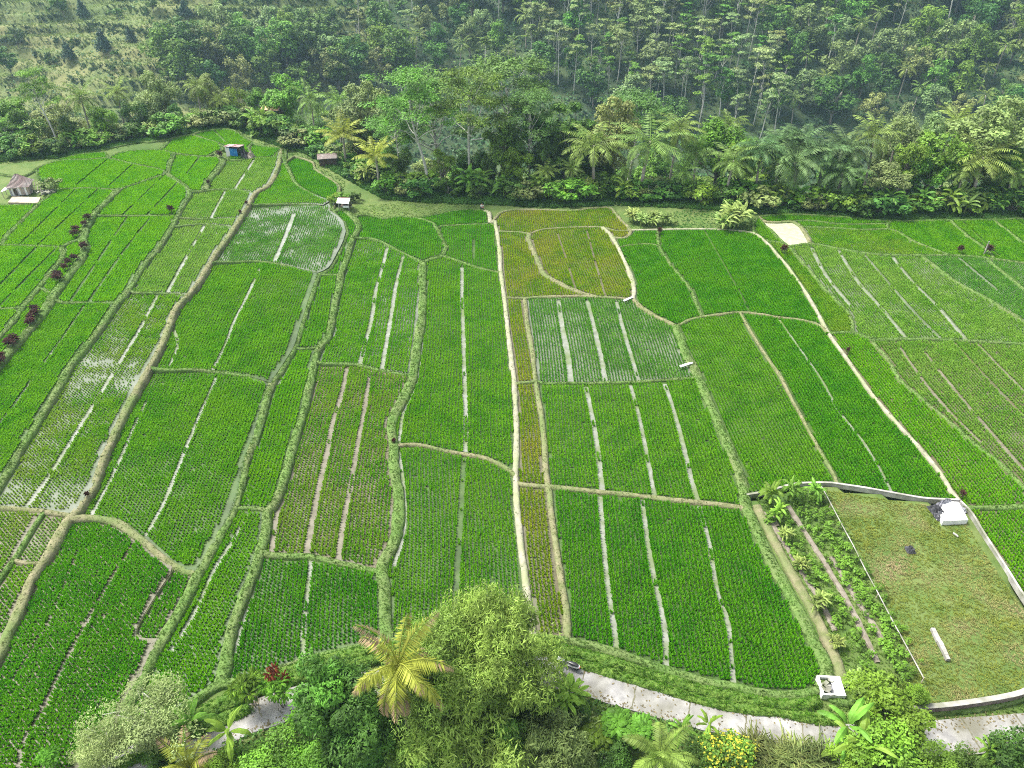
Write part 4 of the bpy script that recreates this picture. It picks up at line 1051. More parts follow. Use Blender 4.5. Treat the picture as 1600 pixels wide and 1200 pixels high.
# tin roofs in the bushes
for px, py, lab, sc, rz in ((513, 256, 'low grey brown roofed shed half hidden in the bushes above the deep green tongue paddy', 1., .2), (425, 166, 'small orange tiled roof peeping through the trees far left of centre', 1.1, -.2)):
    if py < 200:
        x, y, z = [float(v[0]) for v in on_land(px, py, 150)]; y = float(edge(x)) + 22; u, f, d = ray(px, py); t = y / f; x, z = float(u * t), HCAM + float(d * t) - 2.0
        r = empty('house', (x, y, z), rz, sc); tag(r, lab, 'house'); m = mat('orange_tile', (.50, .30, .16), (.62, .42, .26), scale=2., rough=.8); gz = float(terrain(x, y)) - z
    else:
        r = place('tin_shed', px, py, lab, 'shed', rz); m = M_THATCH; gz = 0
    MB().box((0, 0, (1.5 + gz) / 2 - .02), (3.2, 2.0, 1.5 - gz)).build('shed_wall', M_DARK, r)
    for s_ in (-1, 1): MB().box((0, s_ * .68, 1.72), (3.7, 1.55, .05), rx=-s_ * .35).build('roof_slope', m, r)

# crouching person in white at the edge of the mown grass
M_SKIN = mat('skin', (.28, .15, .09), None, rough=.55); M_HAIR = mat('hair', (.012, .010, .009), None, rough=.5); M_TROUS = mat('dark_trousers', (.05, .045, .06), (.08, .07, .09), scale=6., rough=.85)
x, y = xy(753, 327); z = float(terrain(x, y)) - .05
def skin_figure(verts, edges, rad, m, name, loc, rz, root=0):
    me = bpy.data.meshes.new(name); me.from_pydata(verts, edges, []); o = bpy.data.objects.new(name, me); COL.objects.link(o)
    md = o.modifiers.new('skin', 'SKIN'); md.use_smooth_shade = True
    for i, rr in enumerate(rad):
        me.skin_vertices[0].data[i].radius = rr if isinstance(rr, tuple) else (rr, rr); me.skin_vertices[0].data[i].use_root = i == root
    sd = o.modifiers.new('sub', 'SUBSURF'); sd.levels = sd.render_levels = 2
    bpy.context.view_layer.update(); dg = bpy.context.evaluated_depsgraph_get(); m2 = bpy.data.meshes.new_from_object(o.evaluated_get(dg)); m2.name = name
    o.modifiers.clear(); o.data = m2; m2.materials.clear(); m2.materials.append(m); o.location = loc; o.rotation_euler = (0, 0, rz)
    return o
V = [(0, .12, .34), (0, .05, .55), (0, -.02, .78), (0, -.05, .93), (0, -.09, 1.03), (0, -.12, 1.16),
     (.11, .08, .32), (.17, -.26, .50), (.15, -.12, .08), (.15, -.28, .04), (-.11, .08, .32), (-.17, -.26, .50), (-.15, -.12, .08), (-.15, -.28, .04),
     (.17, -.04, .86), (.24, -.20, .64), (.14, -.42, .55), (.12, -.50, .54), (-.17, -.04, .86), (-.24, -.20, .64), (-.14, -.42, .55), (-.12, -.50, .54)]
E = [(0, 1), (1, 2), (2, 3), (3, 4), (4, 5), (0, 6), (6, 7), (7, 8), (8, 9), (0, 10), (10, 11), (11, 12), (12, 13), (3, 14), (14, 15), (15, 16), (16, 17), (3, 18), (18, 19), (19, 20), (20, 21)]
Rr = [.15, .145, .16, .13, .05, .1, .1, .075, .05, .04, .1, .075, .05, .04, .06, .048, .036, .028, .06, .048, .036, .028]
for hv, sx in ((17, 1), (21, -1)):                # five fingers on each hand
    hx, hy, hz2 = V[hv]
    for k_, (dx_, L_) in enumerate(((-.036, .07), (-.014, .085), (.008, .08), (.03, .065), (-.05 * sx, .05))):
        V.append((hx + dx_, hy - (L_ * .6 if k_ < 4 else .01), hz2 - .015)); E.append((hv, len(V) - 1)); Rr.append(.009)
        V.append((hx + dx_ * 1.1, hy - (L_ if k_ < 4 else .05), hz2 - .045)); E.append((len(V) - 2, len(V) - 1)); Rr.append(.008)
me0 = skin_figure(V, E, Rr, M_SKIN, 'person', (x, y, z), .5)
tag(me0, 'person crouching in a white shirt and dark trousers at the edge of the mown grass', 'person')
sh = skin_figure([(0, .10, .40), (0, .05, .56), (0, -.02, .78), (0, -.045, .92), (.17, -.04, .86), (.24, -.20, .65), (-.17, -.04, .86), (-.24, -.20, .65)],
                 [(0, 1), (1, 2), (2, 3), (3, 4), (4, 5), (3, 6), (6, 7)], [.17, .165, .18, .14, .078, .06, .078, .06], M_WHITE, 'shirt', (0, 0, 0), 0); sh.parent = me0
tr = skin_figure([(0, .12, .33), (.11, .08, .32), (.17, -.26, .50), (.15, -.13, .12), (-.11, .08, .32), (-.17, -.26, .50), (-.15, -.13, .12)], [(0, 1), (1, 2), (2, 3), (0, 4), (4, 5), (5, 6)], [.17, .115, .09, .062, .115, .09, .062], M_TROUS, 'trousers', (0, 0, 0), 0); tr.parent = me0
hr = skin_figure([(0, -.09, 1.12), (0, -.10, 1.21)], [(0, 1)], [.095, .1], M_HAIR, 'hair', (0, .02, .01), 0); hr.parent = me0
# ---------------------------------------------------------------- plants: one builder per kind, then copies
L_DARK = leafmat('leaf_dark', (.060, .130, .020), 2.0, .25, .02)
L_MID = leafmat('leaf_mid', (.095, .19, .022), 2.0, .25, .025)
L_BRIGHT = leafmat('leaf_bright', (.10, .20, .018), 1.9, .2, .02)
L_LIME = leafmat('leaf_lime', (.13, .22, .02), 1.8, .2, .015)
L_GREY = leafmat('leaf_grey', (.175, .245, .085), 1.8, .2, .02)
L_OLIVE = leafmat('leaf_olive', (.17, .215, .065), 1.8, .2, .02)
L_PALM = leafmat('palm_frond', (.135, .205, .04), 1.9, .2, .02)
L_PALMY = leafmat('palm_frond_yellow', (.235, .27, .04), 1.8, .12, .015)
L_PALMD = leafmat('palm_frond_dark', (.065, .125, .038), 2.0, .2, .02)
L_BANANA = leafmat('banana_leaf', (.125, .235, .028), 1.8, .2, .02)
L_GINGER = leafmat('pale_big_leaf', (.22, .30, .075), 1.6, .15, .02)
L_BAMBOO = leafmat('bamboo_leaf', (.18, .30, .055), 1.9, .15, .02, sc=.9)
L_RED = leafmat('red_leaf', (.045, .015, .012), 1.9, .2, .01)
L_RUST = leafmat('rust_leaf', (.17, .05, .022), 1.7, .1, .01)
L_YEL = leafmat('yellow_flower', (.38, .38, .03), 1.3, .1, .01)
L_DEAD = leafmat('dead_frond', (.26, .19, .11), 1.6, .1, .01)
L_CONIF = leafmat('conifer_leaf', (.030, .070, .040), 1.9, .2, .02)
BARK = mat('bark', (.16, .14, .11), (.27, .25, .21), scale=1.5, rough=.9, rnd=.2)
BARKP = mat('bark_pale', (.42, .41, .36), (.60, .59, .53), scale=1.5, rough=.9, rnd=.15)
BARKC = mat('bark_palm', (.25, .22, .18), (.38, .35, .30), scale=2.5, rough=.9, rnd=.15)

def unit(a): return a / (np.linalg.norm(a, axis=-1, keepdims=True) + 1e-9)
def lobe(b, c, r, n, L, W, g, shell=.55, droop=.15, up=.5, m=0, lowcut=-.75, uneven=.35, rnd=.3):
    """leaves through the outer part of an uneven ellipsoid"""
    u = unit(g.randn(n, 3)); u = u[u[:, 2] > lowcut]; n = len(u)
    bump = 1 + uneven * (vnoise(u[:, 0] * 2 + c[0], u[:, 1] * 2 + u[:, 2] * 2 + c[1], .9, 31) - .5) * 2
    rr = (shell + (1 - shell) * g.rand(n) ** .6) * bump
    C = np.asarray(c) + u * np.asarray(r) * rr[:, None]
    N_ = unit(u * .6 + np.array([0, 0, up]) + g.randn(n, 3) * rnd)
    D = unit(np.cross(N_, g.randn(n, 3)) + u * .5 + np.array([0, 0, -droop]))
    k = .65 + .7 * g.rand(n)
    b.leaves(C, D, N_, L * k, W * k, m)

def limb(b, p, q, r0, r1, g, k=6, n=6, sag=.08):
    t = np.linspace(0, 1, n)[:, None]; p, q = np.array(p, float), np.array(q, float)
    w = np.linalg.norm(q - p) * sag; off = g.randn(2, 3) * w
    P = p + (q - p) * t + off[0] * np.sin(np.pi * t) + off[1] * .5 * np.sin(2 * np.pi * t)
    b.tube(P, r0 + (r1 - r0) * t[:, 0], k)

def rot2(x, y, z): return np.array([x, y, z])
def finish(name, tb, cb, bark, leaf, crown='crown'):
    r = empty(name, (0, -400, -300))
    tb.build('trunk', bark, r, True); cb.build(crown, leaf, r)
    return r

def albizia(seed, H=20., R=6., nl=11, n=300, L=.55, W=.3, tr=.26, leaf=None, first=.45, bark=None):
    """slender pale trunk, forked, under flat layers of feathery leaf"""
    g = np.random.RandomState(seed); tb, cb = MB(), MB()
    lean = g.randn(2) * .05 * H; top = np.array([lean[0], lean[1], H * .80])
    limb(tb, (0, 0, -1.5), top, tr, tr * .42, g, n=10, sag=.02)
    for i in range(nl):
        f = first + (.95 - first) * (i / max(1, nl - 1)); a = i * 2.4 + g.rand() * .8
        rr = R * (1.05 - .75 * max(0, (f - .62)) / .38) * (.55 + .5 * g.rand()) if f > .55 else R * (.4 + .35 * g.rand())
        z = H * (f + .05) + g.randn() * .02 * H
        c = np.array([lean[0] * f + rr * math.cos(a), lean[1] * f + rr * math.sin(a), min(z, H * .97)])
        s = np.array([lean[0] * f * .9, lean[1] * f * .9, H * max(first * .75, f * .78)])
        limb(tb, s, c - [0, 0, .3], tr * .42 * (1.1 - .5 * f), .04, g, k=5, sag=.1)
        q = R * (.30 + .16 * g.rand())
        lobe(cb, c, (q * 1.15, q, q * .30), n, L, W, g, shell=.2, droop=.1, up=1.1, lowcut=-.9, uneven=.5)
        for _ in range(2):
            c2 = c + np.array([g.randn() * q * .8, g.randn() * q * .8, -g.rand() * q * .35 + .1 * q]); q2 = q * (.45 + .3 * g.rand())
            lobe(cb, c2, (q2, q2, q2 * .35), n // 3, L, W, g, shell=.2, up=1.1, lowcut=-.9, uneven=.5)
    lobe(cb, (lean[0], lean[1], H * .95), (R * .45, R * .45, R * .16), n, L, W, g, shell=.2, up=1.1, uneven=.5)
    return finish('albizia_tree', tb, cb, bark or BARKP, leaf or L_MID)

def broadleaf(seed, H=13., R=4.5, nl=16, n=300, L=.5, W=.3, leaf=None, tall=1., base=.3, tr=.28, name='broadleaf_tree', up=.5, droop=.15, bark=None):
    """rounded crown built of many leaf clumps with gaps between them"""
    g = np.random.RandomState(seed); tb, cb = MB(), MB(); nl = int(nl * 1.45); n = int(n * .8)
    cz = H * (base + 1) / 2; rz = H * (1 - base) / 2
    limb(tb, (0, 0, -1.5), (g.randn() * .3, g.randn() * .3, cz), tr, tr * .5, g, n=7, sag=.03)
    for i in range(nl):
        u = unit(g.randn(3)); u[2] = u[2] * .9 + .12
        k = .42 + .58 * g.rand(); wz = 1 - .25 * max(0, u[2])
        c = np.array([u[0] * R * k * wz, u[1] * R * k * wz, cz + u[2] * rz * k])
        q = R * (.20 + .22 * g.rand())
        lobe(cb, c, (q, q, q * .75 * tall), n, L, W, g, up=up, droop=droop)
        limb(tb, (0, 0, H * base * .8 + g.rand() * H * .15), c, tr * .35, .03, g, k=4, n=4)
    return finish(name, tb, cb, bark or BARK, leaf or L_MID)

def frond(b, p, az, el, Lf, g, n=24, w=.07, ll=.75, sag=1.0, m=0, hang=.55, tip=0.):
    """one feather frond: an arching rib with two rows of hanging leaflets"""
    t = np.linspace(0, 1, n + 1); e = el - sag * t ** 1.4 * (.9 + .5 * math.cos(el))
    ds = Lf / n; dx = np.cumsum(np.cos(e) * ds); dz = np.cumsum(np.sin(e) * ds)
    h = np.array([math.cos(az), math.sin(az), 0]); P = np.asarray(p) + dx[:, None] * h + dz[:, None] * np.array([0, 0, 1.])
    b.tube(P[::3] if n > 12 else P, np.linspace(.055, .012, len(P[::3] if n > 12 else P)), 4, m, cap=False)
    T = unit(np.gradient(P, axis=0)); S = np.array([-h[1], h[0], 0.])
    for sg in (-1, 1):
        i = np.arange(2, n + 1); tt = t[i]; ln = ll * np.sin(np.pi * np.clip(.12 + .83 * tt, 0, 1)) ** .7 * (.85 + .3 * g.rand(len(i)))
        D = unit(S * sg * 1.0 + T[i] * (.55 + .3 * tt[:, None]) + np.array([0, 0, -1.]) * (hang * (.6 + .8 * g.rand(len(i), 1))))
        Nn = unit(np.cross(D, T[i]) + g.randn(len(i), 3) * .15)
        ww = w * (.7 + .5 * np.sin(np.pi * tt)); dead = (tt + .25 * g.rand(len(i)) > 1.12 - tip) if tip else np.zeros(len(i), bool); C = P[i] + D * ln[:, None] * .5
        ok = ~dead & (g.rand(len(i)) > .04)
        b.leaves(C[ok], D[ok], Nn[ok], ln[ok], ww[ok], m)
        if dead.any(): b.leaves(C[dead], D[dead], Nn[dead], ln[dead] * .8, ww[dead] * .8, 1)

def palm(seed, H=9., Lf=4.2, nf=22, n=22, w=.10, ll=.85, leaf=None, tr=.17, sag=1.0, lo=-.5, hi=1.35, name='coconut_palm', lean=.06, nuts=True, hang=.55, tips=False):
    g = np.random.RandomState(seed); tb, cb = MB(), MB()
    a = g.rand() * 6.28; top = np.array([math.cos(a) * lean * H, math.sin(a) * lean * H, H])
    t = np.linspace(0, 1, 9)[:, None]; P = np.array([0, 0, -1.]) + (top + [0, 0, 1.]) * np.c_[t ** 1.7, t ** 1.7, t]
    tb.tube(P, tr * (1.25 - .5 * t[:, 0]), 7)
    for i in range(nf):
        f = (i + .5) / nf; el = hi + (lo - hi) * f ** .85 + g.randn() * .1
        frond(cb, top, i * 2.39996 + g.randn() * .15, el, Lf * (.75 + .25 * math.sin(math.pi * min(1, f + .25))) * (.9 + .2 * g.rand()), g, n, w, ll, sag * (.75 + .6 * g.rand()), hang=hang * (.7 + .7 * g.rand()), tip=(.12 + .5 * g.rand() ** 2 + .25 * (f > .6)) if tips else 0.)
    r = finish(name, tb, cb, BARKC, [leaf or L_PALM, L_DEAD] if tips else (leaf or L_PALM))
    if nuts:
        nb = MB()
        for i in range(7):
            q = i * .9; c = top + np.array([math.cos(q) * .3, math.sin(q) * .3, -.25 - .12 * (i % 3)]); an = np.linspace(0, np.pi, 5)
            nb.tube(np.stack([c[0] + 0 * an, c[1] + 0 * an, c[2] - .17 * np.cos(an)], 1), .13 * np.sin(an) + .01, 6)
        nb.build('coconuts', L_PALM, r)
    return r

def bigleaf(b, p, az, el, L, W, g, sag=1.2, n=8, m=0):
    """a broad arching blade folded along its rib (banana, ginger)"""
    t = np.linspace(0, 1, n + 1); e = el - sag * t ** 1.5; ds = L / n
    h = np.array([math.cos(az), math.sin(az), 0.]); S = np.array([-h[1], h[0], 0.])
    P = np.asarray(p) + np.cumsum(np.cos(e) * ds)[:, None] * h + np.cumsum(np.sin(e) * ds)[:, None] * np.array([0, 0, 1.])
    wd = W * np.sin(np.pi * np.clip(.04 + .93 * t, 0, 1)) ** .6 * (t > .12) + .03
    up = np.array([0, 0, 1.]); V = np.zeros((n + 1, 5, 3))
    for j, a in enumerate((-1, -.5, 0, .5, 1)):
        V[:, j] = P + S * (a * wd * .5 * (1 + .12 * g.randn(n + 1)))[:, None] - up * (abs(a) ** 1.4 * wd * .18 * (1 + g.rand(n + 1)))[:, None] + up * (.04 if a == 0 else 0)
    b.grid(V, m)

def banana(seed, H=3.2, nl=8, L=2.1, W=.58, leaf=None, stems=3, name='banana_plant', spread=.9, hi=1.35, lo=.25, sag=1.35):
    g = np.random.RandomState(seed); tb, cb = MB(), MB()
    for s in range(stems):
        a = g.rand() * 6.28; c = np.array([math.cos(a), math.sin(a), 0]) * (spread * g.rand() if s else 0); h = H * (.62 + .2 * g.rand()) * (1 if s == 0 else .75)
        top = c + [g.randn() * .15, g.randn() * .15, h]
        limb(tb, c - [0, 0, .6], top, .15, .07, g, k=6, n=4, sag=.02)
        for i in range(nl):
            f = i / max(1, nl - 1); el = hi + (lo - hi) * f
            bigleaf(cb, top, i * 2.4 + g.rand(), el, L * (.8 + .35 * g.rand()), W * (.8 + .3 * g.rand()), g, sag * (.8 + .4 * g.rand()))
    return finish(name, tb, cb, leaf or L_BANANA, leaf or L_BANANA, 'leaves')

def cordyline(seed, H=1.5, leaf=None, n=5, name='cordyline_shrub'):
    g = np.random.RandomState(seed); tb, cb = MB(), MB()
    for s in range(n):
        c = np.array([g.randn() * .3, g.randn() * .3, 0]); top = c + [g.randn() * .15, g.randn() * .15, H * (.5 + .3 * g.rand())]
        limb(tb, c - [0, 0, .5], top, .04, .025, g, k=5, n=3)
        for i in range(16):
            bigleaf(cb, top - [0, 0, .3 * (i / 16)], i * 2.4, 1.3 - i * .07, .55 + .25 * g.rand(), .16, g, 1.2, 4)
    return finish(name, tb, cb, BARK, leaf or L_RED, 'leaves')

def conifer(seed, H=7., leaf=None):
    g = np.random.RandomState(seed); tb, cb = MB(), MB()
    limb(tb, (0, 0, -1), (0, 0, H), .16, .03, g, n=4, sag=.0)
    for i in range(16):
        f = i / 16; lobe(cb, (g.randn() * .2, g.randn() * .2, H * (.12 + .82 * f)), (2.2 * (1 - f) + .3, 2.2 * (1 - f) + .3, .8), int(150 * (1.15 - f)), .6, .3, g, up=.3, droop=.6)
    return finish('conifer_tree', tb, cb, BARK, leaf or L_CONIF)

def bamboo(seed, H=10., R=5., nc=26, n=520, L=.42, W=.085, leaf=None, up=.3):
    """arching culms ending in drooping plumes of narrow leaves"""
    g = np.random.RandomState(seed); tb, cb = MB(), MB()
    for i in range(nc):
        a = i * 2.4 + g.rand(); k = math.sqrt((i + .5) / nc) * (.8 + .3 * g.rand()); h = H * (1.0 - .42 * k * k) * (.88 + .2 * g.rand())
        t = np.linspace(0, 1, 7)[:, None]; d = np.array([math.cos(a), math.sin(a), 0]) * R * k
        P = np.c_[d[0] * (.12 + .88 * t ** 2), d[1] * (.12 + .88 * t ** 2), -.5 + h * np.sin(t * 1.65) / math.sin(1.57)]
        tb.tube(P, np.linspace(.06, .012, 7), 5)
        for f in (.55, .72, .86, 1.0):
            j = f * 6; p = P[int(j)] if f >= 1 else P[int(j)] + (P[int(j) + 1] - P[int(j)]) * (j - int(j)); q = R * (.17 + .10 * g.rand())
            lobe(cb, p + g.randn(3) * .25, (q, q, q * 1.15), n // 4, L, W, g, shell=.3, droop=1.3, up=up, lowcut=-.95, uneven=.5)
    return finish('bamboo_clump', tb, cb, L_OLIVE, leaf or L_BAMBOO, 'foliage')

def tussock(seed, H=1.4, n=260, leaf=None, W=.05, name='tall_grass_tuft'):
    g = np.random.RandomState(seed); tb, cb = MB(), MB()
    for i in range(n):
        c = np.array([g.randn() * .28, g.randn() * .28, 0]); bigleaf(cb, c, g.rand() * 6.28, 1.45 - abs(g.randn()) * .35, H * (.6 + .6 * g.rand()), W, g, 1.3, 5)
    r = empty(name, (0, -400, -300)); cb.build('blades', leaf or L_OLIVE, r); return r

def rosette(seed, H=2.5, ns=7, leaf=None, L=.5, W=.22, name='leafy_sapling', nl=26):
    """stems ending in whorls of hanging leaves"""
    g = np.random.RandomState(seed); tb, cb = MB(), MB()
    for s in range(ns):
        a = s * 2.4; k = .55 * math.sqrt(s / max(1, ns)); top = np.array([math.cos(a) * k * H * .6, math.sin(a) * k * H * .6, H * (1 - .35 * k) * (.85 + .2 * g.rand())])
        limb(tb, (0, 0, -.5), top, .05, .02, g, k=5, n=4)
        for i in range(nl):
            bigleaf(cb, top - [0, 0, .2 * g.rand()], i * 2.4, 1.1 - 1.3 * i / nl, L * (.8 + .5 * g.rand()), W * (.8 + .4 * g.rand()), g, 1.3, 4)
    return finish(name, tb, cb, BARK, leaf or L_BRIGHT, 'leaves')

USED = set()
def put(proto, x, y, h=None, rz=None, label=None, cat='tree', group=None, z=None, sxy=1., name=None):
    """stand a copy of a plant on the land"""
    if proto.name in USED: o = copy_tree(proto)
    else: o = proto; USED.add(proto.name)
    x, y = float(x), float(y); s = (h / proto['H']) if h else 1.
    o.location = (x, y, float(terrain(x, y)) - .05 if z is None else float(z)); o.rotation_euler = (0, 0, RNG.uniform(0, 6.28) if rz is None else rz)
    o.scale = (s * sxy, s * sxy, s)
    tag(o, label, cat, group); return o
RNG = random.Random(17)
def P_(proto, H): proto['H'] = float(H); return proto

# kinds at belt size
alb = [P_(albizia(s, 20, 6.2, 13, 330, .45, .2, leaf=m, first=.56, tr=.3), 20) for s, m in ((1, L_MID), (2, L_MID), (3, leafmat('leaf_albizia', (.085, .165, .03), 1.8)))]
brd = {'dark': [P_(broadleaf(s, 13, 4.6, 17, 470, .40, .23, L_DARK), 13) for s in (11, 12)], 'mid': [P_(broadleaf(s, 13, 4.6, 17, 470, .40, .23, L_MID), 13) for s in (13, 14)],
       'bright': [P_(broadleaf(15, 11, 4.6, 14, 470, .4, .24, L_BRIGHT), 11)], 'lime': [P_(broadleaf(16, 11, 4.2, 13, 450, .4, .22, L_LIME), 11)],
       'grey': [P_(broadleaf(s, 12, 4.2, 16, 440, .38, .19, L_GREY), 12) for s in (17, 18)], 'olive': [P_(broadleaf(19, 13, 5., 17, 470, .4, .22, L_OLIVE), 13)],
       'column': [P_(broadleaf(20, 12, 2.4, 15, 260, .5, .22, L_DARK, base=.1), 12)]}
pal = [[P_(palm(s + 10 * k, H_, 4.4, 22, 20, .13, .95, L_PALM), H_) for k, H_ in enumerate((8., 12., 17., 23.))] for s in (31, 32, 33)]
palY = [P_(palm(s, 5, 3.9, 17, 20, .15, .95, L_PALMY, lo=.1, hi=1.45, sag=.8, lean=.02, nuts=False), 5) for s in (34, 35)]
palD = [[P_(palm(s + 10 * k, H_, 4.9, 26, 22, .15, 1.05, L_PALMD, lo=-.2, hi=1.4, sag=1.3, name='feather_palm', nuts=False), H_) for k, H_ in enumerate((6., 9., 13., 18.))] for s in (36, 37)]
ban = [P_(banana(s), 3.2) for s in (41, 42)]
gin = [P_(banana(s, 2.4, 9, 1.5, .36, L_GINGER, 7, 'ginger_clump', 1.6, 1.3, .3, 1.1), 2.4) for s in (43, 44)]
crd = [P_(cordyline(s), 1.5) for s in (45, 46)]
shb = {'mid': P_(broadleaf(51, 2.2, 1.6, 8, 130, .34, .2, L_MID, base=.0, tr=.06, name='shrub'), 2.2), 'olive': P_(broadleaf(52, 2.2, 1.5, 8, 130, .3, .16, L_OLIVE, base=.0, tr=.06, name='shrub'), 2.2),
       'bright': P_(broadleaf(53, 2.2, 1.6, 8, 130, .34, .2, L_BRIGHT, base=.0, tr=.06, name='shrub'), 2.2), 'dark': P_(broadleaf(54, 2.2, 1.6, 8, 130, .34, .2, L_DARK, base=.0, tr=.06, name='shrub'), 2.2)}

def belt(proto, px, top, dy, label, cat='tree', group=None, wf=1., rz=None, minh=2.):
    """a plant of the far rim, seen with its top at (px, top), dy metres behind the edge of the fields"""
    u, f, d = ray(px, top)
    y = 140.
    for _ in range(12):
        x = u / f * y; y = float(edge(x)) + dy
    if cat == 'palm': wf = wf * 1.2
    x = u / f * y; zt = HCAM + d / f * y
    h = max(minh, float(zt - terrain(x, y)))
    if isinstance(proto, list): proto = min(proto, key=lambda p: abs(math.log(h / 1.12 / p['H']))); h /= 1.12
    return put(proto, x, y, h, rz, label, cat, group, sxy=wf)

